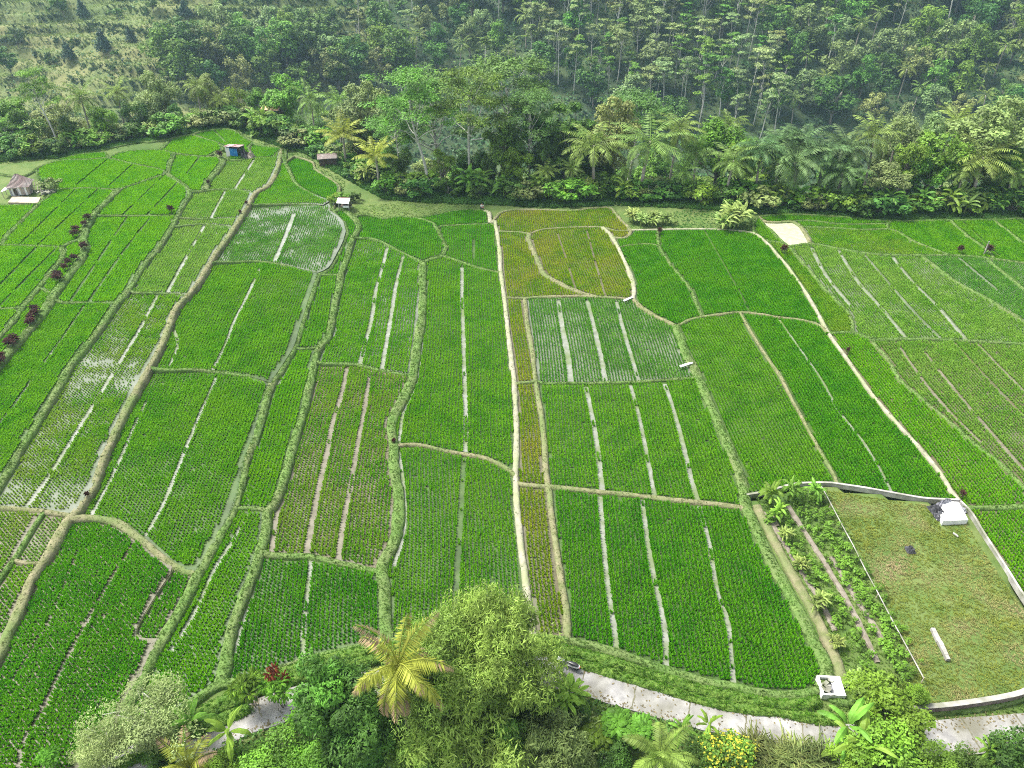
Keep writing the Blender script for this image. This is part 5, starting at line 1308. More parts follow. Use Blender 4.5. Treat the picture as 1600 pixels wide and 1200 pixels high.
BELT = [
 # left
 (alb[0], 48, 108, 4, 'dark albizia with two pale leaning trunks at the far left above the corner paddy', 'tree', .85),
 (brd['mid'][0], 5, 150, 14, 'mid green tree cut by the left edge of the photo behind the corner paddy', 'tree', .9),
 (brd['bright'][0], 160, 160, 5, 'bright green round tree above the banana plants on the upper left rim', 'tree', .9),
 (brd['dark'][0], 205, 152, 8, 'dark rounded tree right of the bright green tree on the upper left rim', 'tree', .8),
 (brd['olive'][0], 230, 118, 18, 'yellowish olive tree rising behind the dark rounded tree on the left', 'tree', .8),
 (brd['grey'][0], 245, 140, 12, 'grey green thin tree between the olive tree and the pair of pale palms', 'tree', .7),
 (pal[0], 118, 138, 12, 'greyish coconut palm left of the bright green tree', 'palm', .8), (pal[1], 172, 128, 16, 'pale coconut palm with long arching fronds behind the bright green tree', 'palm', .85),
 (pal[2], 300, 124, 9, 'tall pale coconut palm, left one of the pair above the lime paddies', 'palm', .95), (pal[0], 343, 152, 6, 'shorter pale coconut palm, right one of the pair above the lime paddies', 'palm', .85),
 (brd['lime'][0], 365, 126, 16, 'small yellow green tree right of the pair of pale palms', 'tree', .6), (brd['olive'][0], 322, 118, 14, 'yellow olive bushy tree behind the pair of pale palms', 'tree', .7),
 (brd['dark'][1], 270, 160, 6, 'low dark bushy tree under the grey green thin tree', 'tree', .75), (brd['dark'][1], 100, 178, 5, 'dark bushy tree left of the bright green tree, near the field corner', 'tree', .8),
 (brd['mid'][1], 430, 118, 12, 'broad mid green tree left of the yellow feathery palms', 'tree', .95), (brd['mid'][0], 400, 135, 20, 'mid green tree behind the dark banana grove by the blue hut', 'tree', .8),
 (pal[1], 483, 148, 7, 'slender coconut palm with hanging fronds left of the feathery pale tree', 'palm', .75), (pal[2], 522, 146, 9, 'coconut palm with a pale crown touching the feathery pale tree', 'palm', .8),
 (brd['grey'][1], 552, 130, 12, 'feathery pale green tree with a thin trunk right of the slender coconut palms', 'tree', .8), (brd['olive'][0], 575, 135, 18, 'pale olive tree behind the feathery pale green tree', 'tree', .7),
 (palY[0], 535, 212, 3, 'yellowish young coconut palm above the tin shed', 'palm', 1.05), (palY[1], 588, 244, .4, 'bright yellow green young palm with a pale trunk on the mown grass', 'palm', .9),
 (pal[0], 460, 196, 2, 'bare trunked palm with few orange fronds beside the deep green tongue paddy', 'palm', .5),
 (alb[0], 655, 108, 1.5, 'tall albizia with a straight pale trunk standing at the back of the mown grass', 'tree', 1.0), (alb[1], 735, 104, 5, 'tall albizia with a forked pale trunk, second from the mown grass', 'tree', .95),
 (alb[2], 790, 92, 14, 'tall light green albizia crown highest in the middle of the rim', 'tree', 1.1), (alb[2], 690, 112, 18, 'light green flat topped albizia behind the two pale trunks', 'tree', 1.1),
 (alb[1], 615, 150, 9, 'lower spreading albizia left of the straight pale trunk', 'tree', .8), (alb[2], 835, 138, 9, 'light green albizia right of the highest crown in the middle', 'tree', .8),
 (brd['dark'][0], 620, 222, 5, 'dark bush like tree behind the bright yellow green young palm', 'tree', .8), (brd['mid'][1], 690, 232, 4, 'mid green low tree between the two pale albizia trunks', 'tree', .75),
 (brd['dark'][1], 712, 262, 2.5, 'dark low tree at the foot of the forked albizia', 'tree', .7), (brd['mid'][0], 785, 185, 6, 'leafy mid green tree right of the forked albizia trunk', 'tree', .9),
 (brd['bright'][0], 805, 222, 4, 'bright green low tree at the top of the pale path', 'tree', .8), (brd['dark'][0], 765, 240, 3.5, 'dark leafy tree above the crouching person', 'tree', .6),
 # middle and right
 (brd['column'][0], 893, 150, 8, 'dark feathery column tree, left one of two in the middle', 'tree', 1.1), (brd['column'][0], 918, 148, 10, 'dark feathery column tree, right one of two in the middle', 'tree', 1.0),
 (brd['olive'][0], 965, 158, 9, 'pale yellowish tree in front of the lime albizia in the middle', 'tree', .75), (alb[2], 985, 146, 20, 'lime green flat albizia on the slope behind the pale yellowish tree', 'tree', 1.1),
 (pal[0], 932, 215, 2.5, 'coconut palm with an upright spear above the olive strip head', 'palm', 1.15), (pal[1], 1010, 208, 2.5, 'big coconut palm with spread fronds above the right end of the olive strip head', 'palm', 1.2),
 (pal[2], 1058, 184, 5, 'tall coconut palm with a dark trunk right of the big spread palm', 'palm', 1.0), (pal[0], 1092, 228, 5, 'lower coconut palm under the bright green crown', 'palm', .8),
 (pal[1], 1145, 240, 1.8, 'wide coconut palm above the large ginger clump', 'palm', 1.15), (pal[2], 1070, 262, 1.5, 'short coconut palm with limp fronds left of the wide palm', 'palm', 1.0),
 (pal[0], 850, 262, 2.5, 'small coconut palm at the left end of the olive strip head', 'palm', .95), (pal[2], 892, 258, 2., 'leaning young coconut palm at the back of the olive strip head', 'palm', .9), (pal[1], 978, 262, 1.5, 'thin leaning coconut palm behind the olive strip head', 'palm', .7),
 (brd['bright'][0], 1132, 192, 8, 'bright green wide tree behind the wide coconut palm', 'tree', 1.0), (brd['lime'][0], 1165, 212, 6, 'lime green tree right of the bright wide tree', 'tree', .8), (pal[1], 1150, 180, 16, 'small dark palm crown poking above the bright wide tree', 'palm', .8),
 (brd['dark'][0], 860, 205, 7, 'dark round tree left of the coconut palm with an upright spear', 'tree', .75), (brd['mid'][0], 845, 165, 14, 'mid green tree under the light albizia right of the middle', 'tree', .8),
 (palD[0], 1195, 225, 4, 'dark blue green feathery palm, first from the left of the dark palm group', 'palm', 1.0), (palD[1], 1228, 214, 8, 'dark feathery palm, highest on the left of the dark palm group', 'palm', 1.1),
 (palD[0], 1262, 208, 9, 'greyish feathery palm at the top of the dark palm group', 'palm', 1.15), (palD[1], 1250, 245, 3, 'dark feathery palm in the front row above the tiny green paddy', 'palm', 1.1),
 (palD[0], 1295, 232, 5, 'dark feathery palm in the middle of the dark palm group', 'palm', 1.15), (palD[1], 1330, 225, 6, 'dark feathery palm near the round grey green tree', 'palm', 1.1), (palD[1], 1320, 262, 2.5, 'dark feathery palm at the lower right of the dark palm group', 'palm', 1.0),
 (brd['grey'][0], 1398, 248, 1.8, 'round grey green tree reaching the ground at the right forest edge', 'tree', 1.25), (brd['grey'][1], 1420, 172, 12, 'pale grey tree with thin leaves behind the round grey green tree', 'tree', .7), (brd['grey'][0], 1462, 168, 12, 'pale brownish thin tree left of the lime tree on the right', 'tree', .65),
 (brd['lime'][0], 1482, 190, 7, 'lime green upright tree on the right', 'tree', .95), (brd['bright'][0], 1470, 235, 3.5, 'bright green lower tree in front of the lime tree on the right', 'tree', .85),
 (pal[2], 1380, 196, 9, 'coconut palm with yellowish fronds above the round grey green tree', 'palm', .9), (pal[0], 1545, 238, 2.5, 'wide coconut palm at the right forest edge', 'palm', 1.3), (pal[1], 1590, 262, 2, 'low coconut palm cut by the right edge of the photo', 'palm', 1.1),
 (pal[2], 1512, 258, 2, 'low coconut palm with drooping pale fronds left of the wide palm at right', 'palm', .9), (brd['olive'][0], 1570, 158, 9, 'large olive tree at the right edge', 'tree', 1.15), (brd['olive'][0], 1525, 205, 8, 'olive brown thin tree left of the large olive tree', 'tree', .8),
 (brd['mid'][1], 1610, 210, 5, 'mid green tree at the right edge below the large olive tree', 'tree', .9), (pal[0], 1515, 172, 16, 'dark palm crown behind the lime tree on the right', 'palm', .9), (brd['mid'][0], 1430, 215, 5, 'mid green tree between the round grey tree and the lime tree', 'tree', .7),
]
for pr, px, top, dy, lab, cat, wf in BELT: belt(pr, px, top, dy, lab, cat, None, wf)

# lower plants along the rim
RIM = [
 (ban[0], 92, 214, 2, 'clump of banana plants under the albizia with two pale trunks'), (ban[1], 115, 212, 2.5, 'clump of banana plants under the dark bush at upper left'), (gin[0], 230, 194, 1.5, 'pale yellow green broad leaved clump on the upper left rim'), (ban[0], 262, 184, 1.8, 'banana clump left of the pair of pale palms'),
 (ban[1], 285, 184, 1.5, 'banana clump below the pair of pale palms'), (gin[1], 185, 208, 2, 'light broad leaved clump under the dark rounded tree'), (ban[0], 393, 172, 1.2, 'tall dark banana grove right of the blue hut, left stem group'), (ban[1], 408, 174, 1.6, 'tall dark banana grove right of the blue hut, right stem group'),
 (ban[1], 555, 268, 1.5, 'banana plants behind the small roofed shelter'), (ban[0], 548, 292, .6, 'small leafy plant right behind the small roofed shelter'), (ban[0], 607, 272, 1.6, 'banana plants right of the bright yellow young palm'), (ban[1], 735, 268, 1.2, 'dark spiky plant near the crouching person'), (ban[0], 745, 272, 1.5, 'dark broad leaved plant above the crouching person'),
 (gin[0], 815, 298, 1, 'pale broad leaved clump at the left back of the olive strip head'), (gin[1], 865, 292, 1.2, 'pale broad leaved clump behind the middle of the olive strip head'), (gin[0], 900, 294, 1, 'pale broad leaved clump behind the right half of the olive strip head'), (ban[1], 840, 280, 2, 'banana plants behind the left half of the olive strip head'),
 (ban[0], 945, 290, 1.5, 'banana plants at the right back of the olive strip head'), (ban[0], 1040, 312, 1.5, 'banana plants above the pale ginger plants'), (ban[1], 1110, 292, 2, 'banana plants above the large ginger clump'), (ban[0], 1085, 300, 1.8, 'banana plants between the pale ginger plants and the large ginger clump'),
 (ban[1], 1175, 295, 2, 'banana plants right of the large ginger clump'), (ban[0], 1255, 292, 1.2, 'banana plants under the dark palm group, left'), (ban[1], 1308, 304, 1, 'light banana plant under the dark palm group, right'), (ban[0], 1345, 290, 2, 'banana plants left of the round grey green tree'), (ban[1], 1460, 312, 1, 'banana plant right of the round grey green tree'),
 (ban[0], 1490, 290, 2, 'banana plants below the bright green lower tree'), (ban[1], 1560, 300, 1.5, 'banana plants under the wide coconut palm at right'),
]
for pr, px, top, dy, lab in RIM: belt(pr, px, top, dy, lab, 'plant', None, 1., minh=1.6)
for k, (px, py, h) in enumerate(((988, 346, 2.0), (1003, 352, 1.9), (1020, 350, 2.0), (1042, 350, 1.7))):
    x, y = xy(px, py); put(gin[k % 2], x, y, h, None, 'pale ginger plants in a row on the far bank above the deep green paddies', 'plant', 'pale ginger plants')
for k, (px, py, h) in enumerate(((1140, 356, 3.1), (1152, 352, 3.3), (1130, 357, 2.4))):
    x, y = xy(px, py); put(gin[k % 2], x, y, h, None, 'tall pale leaves of the large ginger clump above the vivid dark green paddy', 'plant', 'the large ginger clump')
# red cordylines on the banks
CORD = [(133,356),(139,347),(122,364),(119,372),(132,392),(118,410),(111,416),(104,424),(96,436),(92,443),(55,498),(52,505),(48,512),(18,545),(5,563),(3,573),(-6,580),(26,538),(60,490)]
for k, (px, py) in enumerate(CORD):
    x, y = xy(px, py); put(crd[k % 2], x, y, 0.85 + .3 * RNG.random(), None, 'dark red cordyline shrub on the bank of the upper left paddies', 'shrub', 'red cordylines on the left bank', float(plateau(x, y)) + .3)
M1 = [(346, 248, 'brown withered shrub on the wide scrubby bank near the blue hut', 1.7), (327, 290, 'low reddish shrub on the wide scrubby bank', 1.0), (270, 334, 'cluster of cut posts and dry leaves at the paddy corner near the footpath', 1.6), (386, 322, 'dark red plant beside the bend of the beige footpath', .9), (377, 336, 'small dark plant on the beige footpath', .8),
      (1030, 367, 'dark red shrub at the top of the bank between two deep green paddies', 1.3), (1222, 397, 'dark red upright shrub on the white path at right', 1.6), (1324, 553, 'small brownish shrub beside the white path at right', .9), (1497, 396, 'withered orange brown bush on the right bank', 1.4), (1542, 398, 'dark red bush beside a pale post on the right bank', 1.7), (1503, 779, 'small dark red shrub at the corner of the grass lot walls', 1.0), (616, 694, 'small dark bush on the thick bank at the centre left', .7), (138, 778, 'small red brown plant on the beige footpath at lower left', .8)]
for k, (px, py, lab, h) in enumerate(M1):
    x, y = xy(px, py); put(crd[k % 2], x, y, h * .8, None, lab, 'shrub', None, float(plateau(x, y)) + .2, sxy=.7)
x, y = xy(1537, 398); b = MB(); b.tube([(0, 0, 0), (.03, 0, 2.2)], .09, 6); o = b.build('wooden_post', M_WALL); o.location = (x, y, 0); tag(o, 'pale post beside the dark red bush on the right bank', 'post')
for px, py, h, k, lab in ((84, 297, 2.6, 'olive', 'yellowish feathery shrub right of the thatched hut'), (70, 293, 1.7, 'mid', 'low green shrub touching the thatched hut'), (540, 318, 2.2, 'mid', 'green bush right behind the small roofed shelter'), (526, 318, 2.0, 'bright', 'bright bush left of the small roofed shelter'), (556, 314, 1.7, 'dark', 'dark bush right of the small roofed shelter')):
    x, y = xy(px, py); put(shb[k], x, y, h, None, lab, 'shrub')

# woods on the near slope of the gorge, behind the rim
g = np.random.RandomState(77); n = 0
kinds = [('mid', 'mid green'), ('dark', 'dark green'), ('dark', 'dark green'), ('grey', 'grey green'), ('olive', 'olive'), ('mid', 'mid green')]
for i in range(115):
    x = -135 + 270 * ((i * .618034) % 1) + g.randn() * 2; dy = 8 + 75 * g.rand() ** 1.3; y = float(edge(x)) + dy
    k, w = kinds[g.randint(len(kinds))]
    pr = brd[k][g.randint(len(brd[k]))] if g.rand() > .12 else alb[g.randint(2)]
    zt = float(terrain(x, y)); hmax = 17 if dy > 20 else 10
    h = hmax * (.6 + .4 * g.rand())
    px, py = project(x, y, zt + h)
    lim = 150 if px < 560 else (118 if px < 880 else 185)       # keep the rim's skyline as seen
    if py < lim: h = max(5, h * .6)
    nm = 'tall albizia' if any(pr is a for a in alb) else w + ' tree'
    put(pr, x, y, h, None, nm + ' standing among others in the wood behind the field rim', 'tree', nm + 's in the wood behind the rim', sxy=.85 + .4 * g.rand())
# bushes closing the foot of the rim
for i in range(170):
    x = -132 + 264 * ((i * .7548777) % 1); y = float(edge(x)) - .6 + 5 * g.rand() ** 1.5
    px, py = project(x, y, float(terrain(x, y)))
    if 560 < px < 745 and g.rand() < .35: continue
    k = ('mid', 'dark', 'dark', 'olive', 'bright')[g.randint(5)]; w = {'mid': 'mid green', 'dark': 'dark green', 'olive': 'olive', 'bright': 'bright green'}[k]
    put(shb[k], x, y, 1.8 + 2.6 * g.rand(), None, w + ' bush in the thicket along the rim of the fields', 'shrub', w + ' bushes along the rim', sxy=1.1 + .4 * g.rand())

# ---------------------------------------------------------------- the far hillside
fal = [P_(albizia(s, 22, 4.4, 7, 150, .8, .45, tr=.30, leaf=m, first=.66), 22) for s, m in ((61, L_OLIVE), (62, L_MID), (63, L_GREY))]
fbr = {'dark': [P_(broadleaf(s, 13, 5, 14, 190, .72, .42, L_DARK, base=.15, name='forest_tree'), 13) for s in (64, 65)], 'mid': [P_(broadleaf(s, 13, 5, 14, 190, .72, .42, L_MID, base=.15, name='forest_tree'), 13) for s in (66, 67)], 'grey': [P_(broadleaf(68, 13, 5, 14, 190, .72, .42, L_GREY, base=.15, name='forest_tree'), 13)],
       'olive': [P_(broadleaf(69, 13, 5, 14, 190, .72, .42, L_OLIVE, base=.15, name='forest_tree'), 13)]}
fpl = [P_(palm(s, 11, 4.6, 16, 9, .26, 1.1, L_PALM, tr=.22, nuts=False, lean=.12), 11) for s in (71, 72)]
fcn = P_(conifer(73), 7); fsh = P_(broadleaf(74, 4, 2.6, 8, 80, .7, .4, L_DARK, base=0., tr=.1, name='shrub'), 4)
def scatter(poly, spacing, seed, fn, ymax=480):
    """points on the far hillside inside an outline seen in the picture, no two closer than spacing"""
    g = np.random.RandomState(seed); pts = []
    poly = np.array(poly, float); lo, hi = poly.min(0), poly.max(0)
    c = lo + g.rand(2600, 2) * (hi - lo); c = c[inside(poly, c[:, 0], c[:, 1])]
    X, Y, Z = on_land(c[:, 0], c[:, 1], 150)
    ok = (Y > 215) & (Y < ymax)
    for x, y in zip(X[ok], Y[ok]):
        if all((x - a) ** 2 + (y - b) ** 2 > spacing ** 2 for a, b in pts):
            pts.append((x, y)); fn(x, y, g)
    return len(pts)
def f_alb(x, y, g): put(fal[g.randint(3)], x, y, 15 + 9 * g.rand(), None, 'slender pale trunked tree with a thin flat crown on the far hillside', 'tree', 'slender trees on the far hillside', sxy=.8 + .3 * g.rand())
def f_brd(x, y, g):
    k = ('dark', 'dark', 'mid', 'mid', 'grey', 'olive')[g.randint(6)]; w = {'dark': 'dark', 'mid': 'mid green', 'grey': 'grey green', 'olive': 'olive'}[k]; p = fbr[k]
    put(p[g.randint(len(p))], x, y, 12 + 10 * g.rand(), None, w + ' leafy tree in the forest on the far hillside', 'tree', w + ' trees on the far hillside', sxy=.85 + .35 * g.rand())
def f_mix(x, y, g):
    r = g.rand()
    if r < .17: put(fpl[g.randint(2)], x, y, 8 + 6 * g.rand(), None, 'coconut palm rising out of the forest on the far hillside', 'palm', 'palms on the far hillside')
    elif r < .25: f_alb(x, y, g)
    else: f_brd(x, y, g)
def f_shr(x, y, g): put(fsh, x, y, 2.5 + 3.5 * g.rand(), None, 'dark round shrub on the dry grass terraces of the far hillside', 'shrub', 'shrubs on the dry terraces')
n1 = scatter([(800,-60),(1190,-60),(1210,60),(1230,225),(1100,215),(960,180),(830,120)], 6.6, 1, f_alb)
n1b = scatter([(830,-60),(1190,-60),(1230,225),(960,190),(830,120)], 14, 11, lambda x, y, g: f_brd(x, y, g))
n2 = scatter([(1190,-60),(1680,-60),(1680,215),(1400,215),(1230,200)], 8.6, 2, f_mix)
n3 = scatter([(650,-60),(810,-60),(830,130),(700,140),(520,140),(500,90),(560,50),(640,40)], 8.6, 3, f_mix)
n4 = scatter([(260,95),(420,70),(520,60),(540,150),(400,160),(270,150)], 8.2, 4, f_brd)
n5 = scatter([(-80,-60),(640,-60),(640,30),(420,70),(260,120),(-80,125)], 21, 5, f_shr)
for px, py, h in ((165, 80, 9), (205, 65, 6), (110, 92, 7), (130, 25, 7), (290, 25, 7)):
    x, y, z = [float(v[0]) for v in on_land(px, py, 150)]; put(fcn, x, y, h, None, 'small dark pointed tree on the dry grass terraces', 'tree', 'pointed trees on the dry terraces', sxy=1.2)
for px, py, h in ((90, 10, 12), (100, 25, 9), (-10, 60, 12), (20, 120, 13), (240, 20, 8), (420, 15, 9), (30, 75, 9), (350, 15, 8), (540, 20, 10)):
    x, y, z = [float(v[0]) for v in on_land(px, py, 150)]; f_g = np.random.RandomState(px + 50); put(fbr['dark'][0], x, y, h, None, 'dark broad tree standing alone on the dry grass terraces', 'tree', 'lone dark trees on the dry terraces')
print('hillside', sum(o.name.startswith('forest_tree') for o in bpy.data.objects)
  , n1, n1b, n2, n3, n4, n5)
# ground cover between the far trees
g = np.random.RandomState(9); n = 30000
X = -230 + 460 * g.rand(n); Y = 200 + 250 * g.rand(n)
keep = (X > -72 + 20 * g.randn(n)) | (g.rand(n) < .10) | (Y < 262); X, Y = X[keep], Y[keep]; n = len(X)
Z = terrain(X, Y); b = MB()
for dens in range(3):
    C = np.stack([X + g.randn(n) * .5, Y + g.randn(n) * .5, Z + .2 + 1.5 * g.rand(n) * vnoise(X, Y, 14, 41)], 1)
    Nn = unit(g.randn(n, 3) * .6 + [0, -.4, 1.]); D = unit(np.cross(Nn, g.randn(n, 3)))
    b.leaves(C, D, Nn, 1.0 + .9 * g.rand(n), .6 + .5 * g.rand(n))
tag(b.build('undergrowth', leafmat('undergrowth_leaf', (.035, .085, .025), 2.2, 0, 0, .12, .3)), kind='stuff')
g = np.random.RandomState(10); n = 26000
X = -260 + 232 * g.rand(n); Y = 250 + 190 * g.rand(n); k = X + (vnoise(X, Y, 60, 3) - .5) * 50 < -68; X, Y = X[k], Y[k]
V = clumps(np.stack([X, Y], 1), terrain(X, Y) - .15, .5 + .6 * vnoise(X, Y, 12, 43), g, nb=4, h=1.1, rad=.8, w=.35); b = MB(); b.add(V, q=np.arange(len(V)).reshape(-1, 4))
tag(b.build('dry_hill_grass', leafmat('hill_blades', (.14, .19, .05), 1.9, 0, 0, .12, .3)), kind='stuff')

# rank growth along the lips of the terraces
g = np.random.RandomState(12); n = 60000
X = -260 + 232 * g.rand(n); Y = 255 + 180 * g.rand(n); k = X + (vnoise(X, Y, 60, 3) - .5) * 50 < -68; X, Y = X[k], Y[k]
sl = (terrain(X, Y + .7) - terrain(X, Y - .7)) / 1.4; k = (sl > .75) & (vnoise(X, Y, 9, 44) > .38); X, Y = X[k], Y[k]
V = clumps(np.stack([X, Y], 1), terrain(X, Y) - .2, .5 + .8 * g.rand(len(X)), g, nb=6, h=1.3, rad=.9, w=.45); b = MB(); b.add(V, q=np.arange(len(V)).reshape(-1, 4))
tag(b.build('terrace_scrub', leafmat('scrub_blades', (.05, .09, .03), 1.9, 0, 0, .3, .3)), kind='stuff')

# bananas and broad leaves at the very edge of the fields
g = np.random.RandomState(31)
for i in range(44):
    px = 560 + 1060 * ((i * .618034) % 1)
    if 1010 < px < 1180 or 560 < px < 735: continue
    x, y = flat(px, 333); y = float(edge(x)) - .4 + 2.2 * g.rand(); pr = ban[g.randint(2)] if g.rand() < .7 else gin[g.randint(2)]
    w = 'banana plant' if pr in ban else 'pale broad leaved plant'
    put(pr, x, y, 2.2 + 1.6 * g.rand(), None, w + ' in low growth at the foot of the forest edge', 'plant', w + 's at the foot of the forest edge')
# ---------------------------------------------------------------- plants in the foreground, below the road
fgd = {}
def fg(px, py, zc, proto, h, label, cat='tree', sxy=1., rz=None):
    """centre of the plant seen at (px, py), zc of its height h up"""
    z = 0.
    for _ in range(30):
        x, y = flat(px, py, z + zc * h); z = .6 * z + .4 * float(terrain(x, y))
    return put(proto, x, y, h, rz, label, cat, None, sxy=sxy)
bam = P_(bamboo(81, 10, 5.2, 36, 1700, .40, .07), 10); bamB = P_(bamboo(82, 6, 3.2, 22, 1200, .36, .065), 6); bamO = P_(bamboo(83, 5, 3.0, 18, 900, .40, .085, L_OLIVE), 5)
fg(768, 1006, .70, bam, 9.6, 'tall bamboo clump hiding the road left of the scooter', 'bamboo', .98)
fg(700, 1040, .68, bam, 8.5, 'big bamboo clump right behind the tall coconut palm', 'bamboo', 1.08, 1.)
fg(715, 1110, .62, bamB, 6.5, 'lower bamboo clump below the coconut palm fronds', 'bamboo', 1.35)
fg(795, 1155, .6, bamB, 5., 'narrow light bamboo plume at the bottom, right of centre', 'bamboo', .62)
fg(868, 1160, .6, bamO, 5., 'yellow olive bamboo clump at the bottom below the scooter', 'bamboo', 1.0)
fg(655, 1185, .6, bamB, 5.0, 'light green bamboo clump at the bottom edge left of centre', 'bamboo', .95)
fg(730, 1190, .6, bamO, 4., 'brownish bamboo tuft at the bottom edge', 'bamboo', .6)
cp = P_(palm(85, 9, 4.6, 19, 64, .075, 1.0, L_PALMY, tr=.19, lo=-.85, hi=1.4, sag=1.05, lean=.02, hang=.9, tips=True), 9)
fg(624, 1040, .97, cp, 10.5, 'tall yellowish coconut palm in the foreground, its crown seen from above', 'palm', .78, .6)
mango = P_(broadleaf(86, 9, 4.4, 26, 620, .42, .15, L_DARK, base=.12, droop=.7, up=.5), 9)
mangoY = P_(broadleaf(87, 8, 3.0, 18, 560, .38, .14, L_MID, base=.15, droop=.7, up=.5), 8)
fg(540, 1112, .6, mango, 8.0, 'dense dark mango like tree left of the coconut palm in the foreground', 'tree', .85)
fg(505, 1072, .7, mangoY, 8., 'yellow green leafy top beside the dense dark tree', 'tree', .8)
fg(560, 1165, .5, mango, 6., 'dark leafy tree at the bottom edge under the palm', 'tree', .8)
acac = P_(broadleaf(88, 6, 4.2, 26, 420, .26, .08, leafmat('leaf_silver', (.22, .29, .10), 1.6, .1, .02), base=.25, up=.4, droop=.3, tr=.14, name='feathery_tree', bark=BARKP), 6)
fg(225, 1118, .68, acac, 5.0, 'grey green feathery tree with pale bare branches at lower left', 'tree', 1.05)
fg(155, 1165, .68, acac, 4.2, 'smaller grey feathery tree at the bottom left beside the dark paddy', 'tree', .75)
fine = P_(broadleaf(89, 4, 3.4, 20, 620, .22, .12, L_BRIGHT, base=.0, tr=.1, up=.6), 4)
fg(420, 1205, .6, fine, 3.2, 'fresh green fine leaved bush at the bottom left of centre', 'bush', 1.15)
fg(490, 1192, .6, fine, 3.6, 'fresh green fine leaved bush at the bottom below the dense dark tree', 'bush', .9)
fg(345, 1205, .5, fine, 2.6, 'low green bush at the bottom beside the yellow palm fronds', 'bush', .7)
sap = P_(rosette(91, 4, 7, L_BRIGHT, .75, .22), 4)
for px, py, h, lab in ((385, 1068, 3.6, 'leafy sapling with hanging leaf whorls left of the red leaved sapling'), (432, 1070, 3.6, 'leafy sapling just below the red leaf tuft'), (468, 1122, 2.6, 'bright leafy sapling left of the dense dark tree'), (75, 1180, 2.2, 'small bright sapling at the bottom left paddy edge')):
    fg(px, py, .8, sap, h, lab, 'sapling', .8)
rs = P_(rosette(92, 3, 3, L_RUST, .5, .16, 'red_sapling', 22), 3); fg(430, 1050, .9, rs, 4.2, 'rusty red leaf tuft of a sapling beside the dark green paddy', 'sapling', .5)
fban = [P_(banana(s, 3.2, 9, 2.3, .5, L_BANANA, 1), 3.2) for s in (93, 94)]
for i, (px, py, h, s_, lab) in enumerate(((303, 1125, 3.0, .9, 'banana plant with long grey green leaves at the left bend of the road'), (352, 1142, 2.6, .9, 'young banana plant standing against the pale road at lower left'), (1318, 1135, 3.2, 1.0, 'banana plant with long leaves reaching the white water box'), (1345, 1158, 3.0, 1.1, 'large leaved banana plant beside the road, left of the bright green trees'),
        (1542, 1170, 2.3, .7, 'single upright banana leaf plant at the roadside on the right'), (1565, 1172, 2.0, .7, 'small dark banana plant at the right bottom roadside'), (1062, 1140, 2.2, .7, 'young banana plant by the road above the feathery palm'), (1105, 1130, 2.0, .7, 'young banana plant by the road left of the yellow flowered bush'))):
    fg(px, py, .75, fban[i % 2], h, lab, 'plant', s_)
yp = P_(palm(95, 2.0, 3.6, 11, 46, .09, .9, L_PALMY, lo=.3, hi=1.45, sag=.9, nuts=False, lean=0, tips=True), 2.0); fg(298, 1205, .9, yp, 2.0, 'young palm with yellow green upright fronds at the bottom left', 'palm', .75)
dp = P_(palm(96, 2.6, 4.2, 13, 56, .085, .95, L_PALM, lo=.1, hi=1.45, sag=1.2, nuts=False, lean=0), 2.6); fg(1030, 1185, .9, dp, 2.4, 'young coconut palm with drooping fronds at the bottom right of centre', 'palm', .8)
drac = P_(rosette(97, 2.2, 4, L_BANANA, .95, .26, 'broad_leaf_plant', 16), 2.2); fg(888, 1085, .8, drac, 2.4, 'glossy broad leaved plant at the roadside just below the scooter', 'plant', 1.0)
bigl = P_(rosette(98, 2.4, 12, L_BRIGHT, .6, .34, 'broad_leaf_shrub', 20), 2.4)
for px, py, h, lab in ((965, 1132, 2.0, 'broad leaved shrub under the road right of the olive bamboo'), (930, 1150, 2.2, 'broad leaved shrub beside the olive bamboo clump'), (1000, 1142, 1.8, 'broad leaved shrub above the drooping young palm')): fg(px, py, .7, bigl, h, lab, 'shrub', 1.2)
def flowered(seed):
    g = np.random.RandomState(seed); tb, cb = MB(), MB(); fb = MB()
    limb(tb, (0, 0, -1), (0, 0, 2), .12, .05, g)
    for i in range(22):
        u = unit(g.randn(3)); u[2] = abs(u[2]); c = np.array([u[0] * 1.9, u[1] * 1.9, 1. + u[2] * 1.6]) * (.6 + .4 * g.rand()); q = .75 + .3 * g.rand()
        lobe(cb, c, (q, q, q * .8), 340, .2, .11, g); lobe(fb, c + [0, 0, .08], (q * 1.04, q * 1.04, q * .86), 80, .17, .13, g, shell=.93, lowcut=.05)
    r = finish('flowering_bush', tb, cb, BARK, L_MID); fb.build('flowers', L_YEL, r); return r
fb_ = P_(flowered(99), 3.2); fg(1135, 1182, .6, fb_, 3.0, 'round bush covered with yellow flowers at the bottom', 'bush', 1.1)
tus = P_(tussock(101), 1.4)
for i, (px, py) in enumerate(((1215, 1187), (1240, 1180), (1262, 1184), (1235, 1200), (1200, 1202), (1275, 1200), (1180, 1165), (1292, 1188), (1250, 1192))):
    fg(px, py, .6, tus, 1.2 + .3 * RNG.random(), 'tall pale tuft of grass between the yellow flowered bush and the bright green trees', 'grass tuft', 1.1)['group'] = 'tall grass tufts by the road'
lim = P_(broadleaf(102, 5, 3.2, 18, 420, .26, .15, L_LIME, base=.1, tr=.14, up=.6), 5)
for px, py, h, s_, lab in ((1395, 1112, 4.0, 1.2, 'bright yellow green tree leaning over the lot wall end'), (1365, 1165, 4.0, 1.1, 'bright green tree below the road, left of the dry patch'), (1440, 1182, 3.6, .95, 'bright yellow green tree at the bottom, right of the dry patch'), (1330, 1192, 3.5, .8, 'bright green bush at the bottom edge right of the grass tufts'), (1428, 1082, 2.2, .7, 'low bright green bush at the end of the rope line')):
    fg(px, py, .62, lim, h, lab, 'tree', s_)
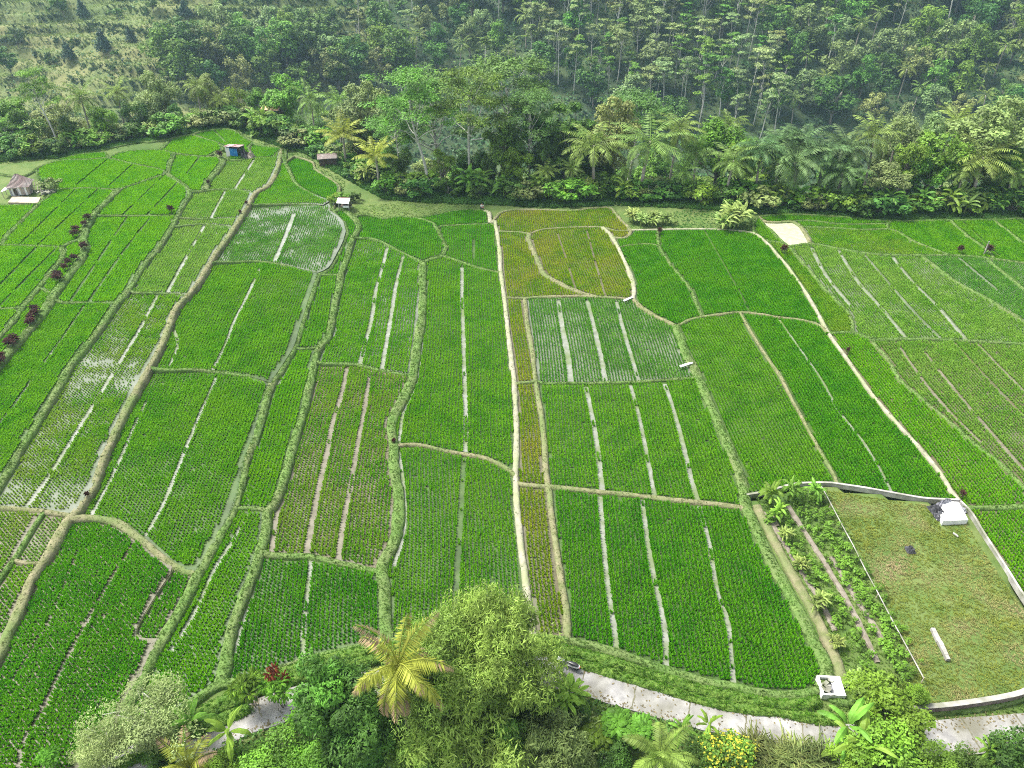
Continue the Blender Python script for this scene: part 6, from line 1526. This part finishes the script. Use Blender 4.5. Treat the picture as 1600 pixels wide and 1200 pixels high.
fdk = P_(broadleaf(103, 4, 3., 16, 480, .28, .13, L_DARK, base=.0, tr=.12), 4)
for px, py, h, s_, lab in ((1580, 1190, 3.4, 1.0, 'dark green bush in the bottom right corner'), (1500, 1200, 3.0, .8, 'dark bush at the bottom right below the banana leaf'), (960, 1180, 2.6, .8, 'dark bush between the olive bamboo and the drooping young palm'), (1085, 1190, 2.6, .7, 'dark bush left of the yellow flowered bush'), (600, 1150, 4.0, .8, 'dark bush in the gap below the coconut palm'), (250, 1185, 2.0, .7, 'dark bush left of the yellow palm fronds'), (835, 1105, 3.0, .8, 'dark green bush under the bamboo left of the broad leaved plant'), (905, 1115, 1.8, .8, 'low dark bush below the broad leaved roadside plant'), (1400, 1200, 3., .8, 'dark bush at the bottom under the bright green trees')):
    fg(px, py, .55, fdk, h, lab, 'bush', s_)
# banana and small plants in the vegetable beds
for i, (px, py, h, lab) in enumerate(((1207, 768, 2.6, 'largest banana plant at the back wall corner of the vegetable beds'), (1238, 764, 2.2, 'banana plant at the back wall, second from the ditch'), (1274, 762, 2.0, 'banana plant where the rope line meets the back wall'), (1217, 796, 1.9, 'banana plant with a dark hollow in front of the back wall plants'),
        (1228, 832, 1.3, 'small yellow green banana plant in the first vegetable bed'), (1251, 880, 1.2, 'small banana plant beside the earth track'), (1283, 935, 1.6, 'yellow banana plant in the middle of the vegetable beds'), (1312, 1000, 1.1, 'small yellow plant low in the vegetable beds'), (1343, 1058, 1.4, 'small banana plant at the lower end of the vegetable beds'))):
    fg(px, py, .7, ban[i % 2] if i < 4 else gin[i % 2], h, lab, 'plant', .75)
# low growth on the falling ground in front
g = np.random.RandomState(13); n = 60000
X = -75 + 150 * g.rand(n); Y = roadline(X) - 1.5 - 26 * g.rand(n) ** 1.2; Z = terrain(X, Y); b = MB()
C = np.stack([X, Y, Z + .05 + .75 * g.rand(n) * vnoise(X, Y, 3, 51)], 1); Nn = unit(g.randn(n, 3) * .6 + [0, 0, 1.]); D = unit(np.cross(Nn, g.randn(n, 3)))
b.leaves(C, D, Nn, .22 + .22 * g.rand(n), .10 + .10 * g.rand(n))
tag(b.build('ground_cover', leafmat('cover_leaf', (.05, .11, .02), 2.3, 0, 0, .5, .3)), kind='stuff')

# kinds that found no place are dropped
for o in [o for o in COL.objects if o.parent is None and 'H' in o and o.name not in USED and 'label' not in o]:
    for c in list(o.children): bpy.data.objects.remove(c)
    bpy.data.objects.remove(o)
# ---------------------------------------------------------------- the air over the valley
HAZE = True
if HAZE:
    b = MB(); b.box((0, 420, 12.5), (1790, 1130, 175)); hz = b.build('haze', None)
    m = bpy.data.materials.new('haze_air'); m.use_nodes = True; nt = m.node_tree; nt.nodes.clear()
    o_ = nt.nodes.new('ShaderNodeOutputMaterial'); v = nt.nodes.new('ShaderNodeVolumePrincipled')
    v.inputs['Color'].default_value = (.52, .77, 1., 1); v.inputs['Density'].default_value = 0.00018; v.inputs['Anisotropy'].default_value = .2
    nt.links.new(v.outputs['Volume'], o_.inputs['Volume'])
    hz.data.materials.clear(); hz.data.materials.append(m); tag(hz, kind='stuff')
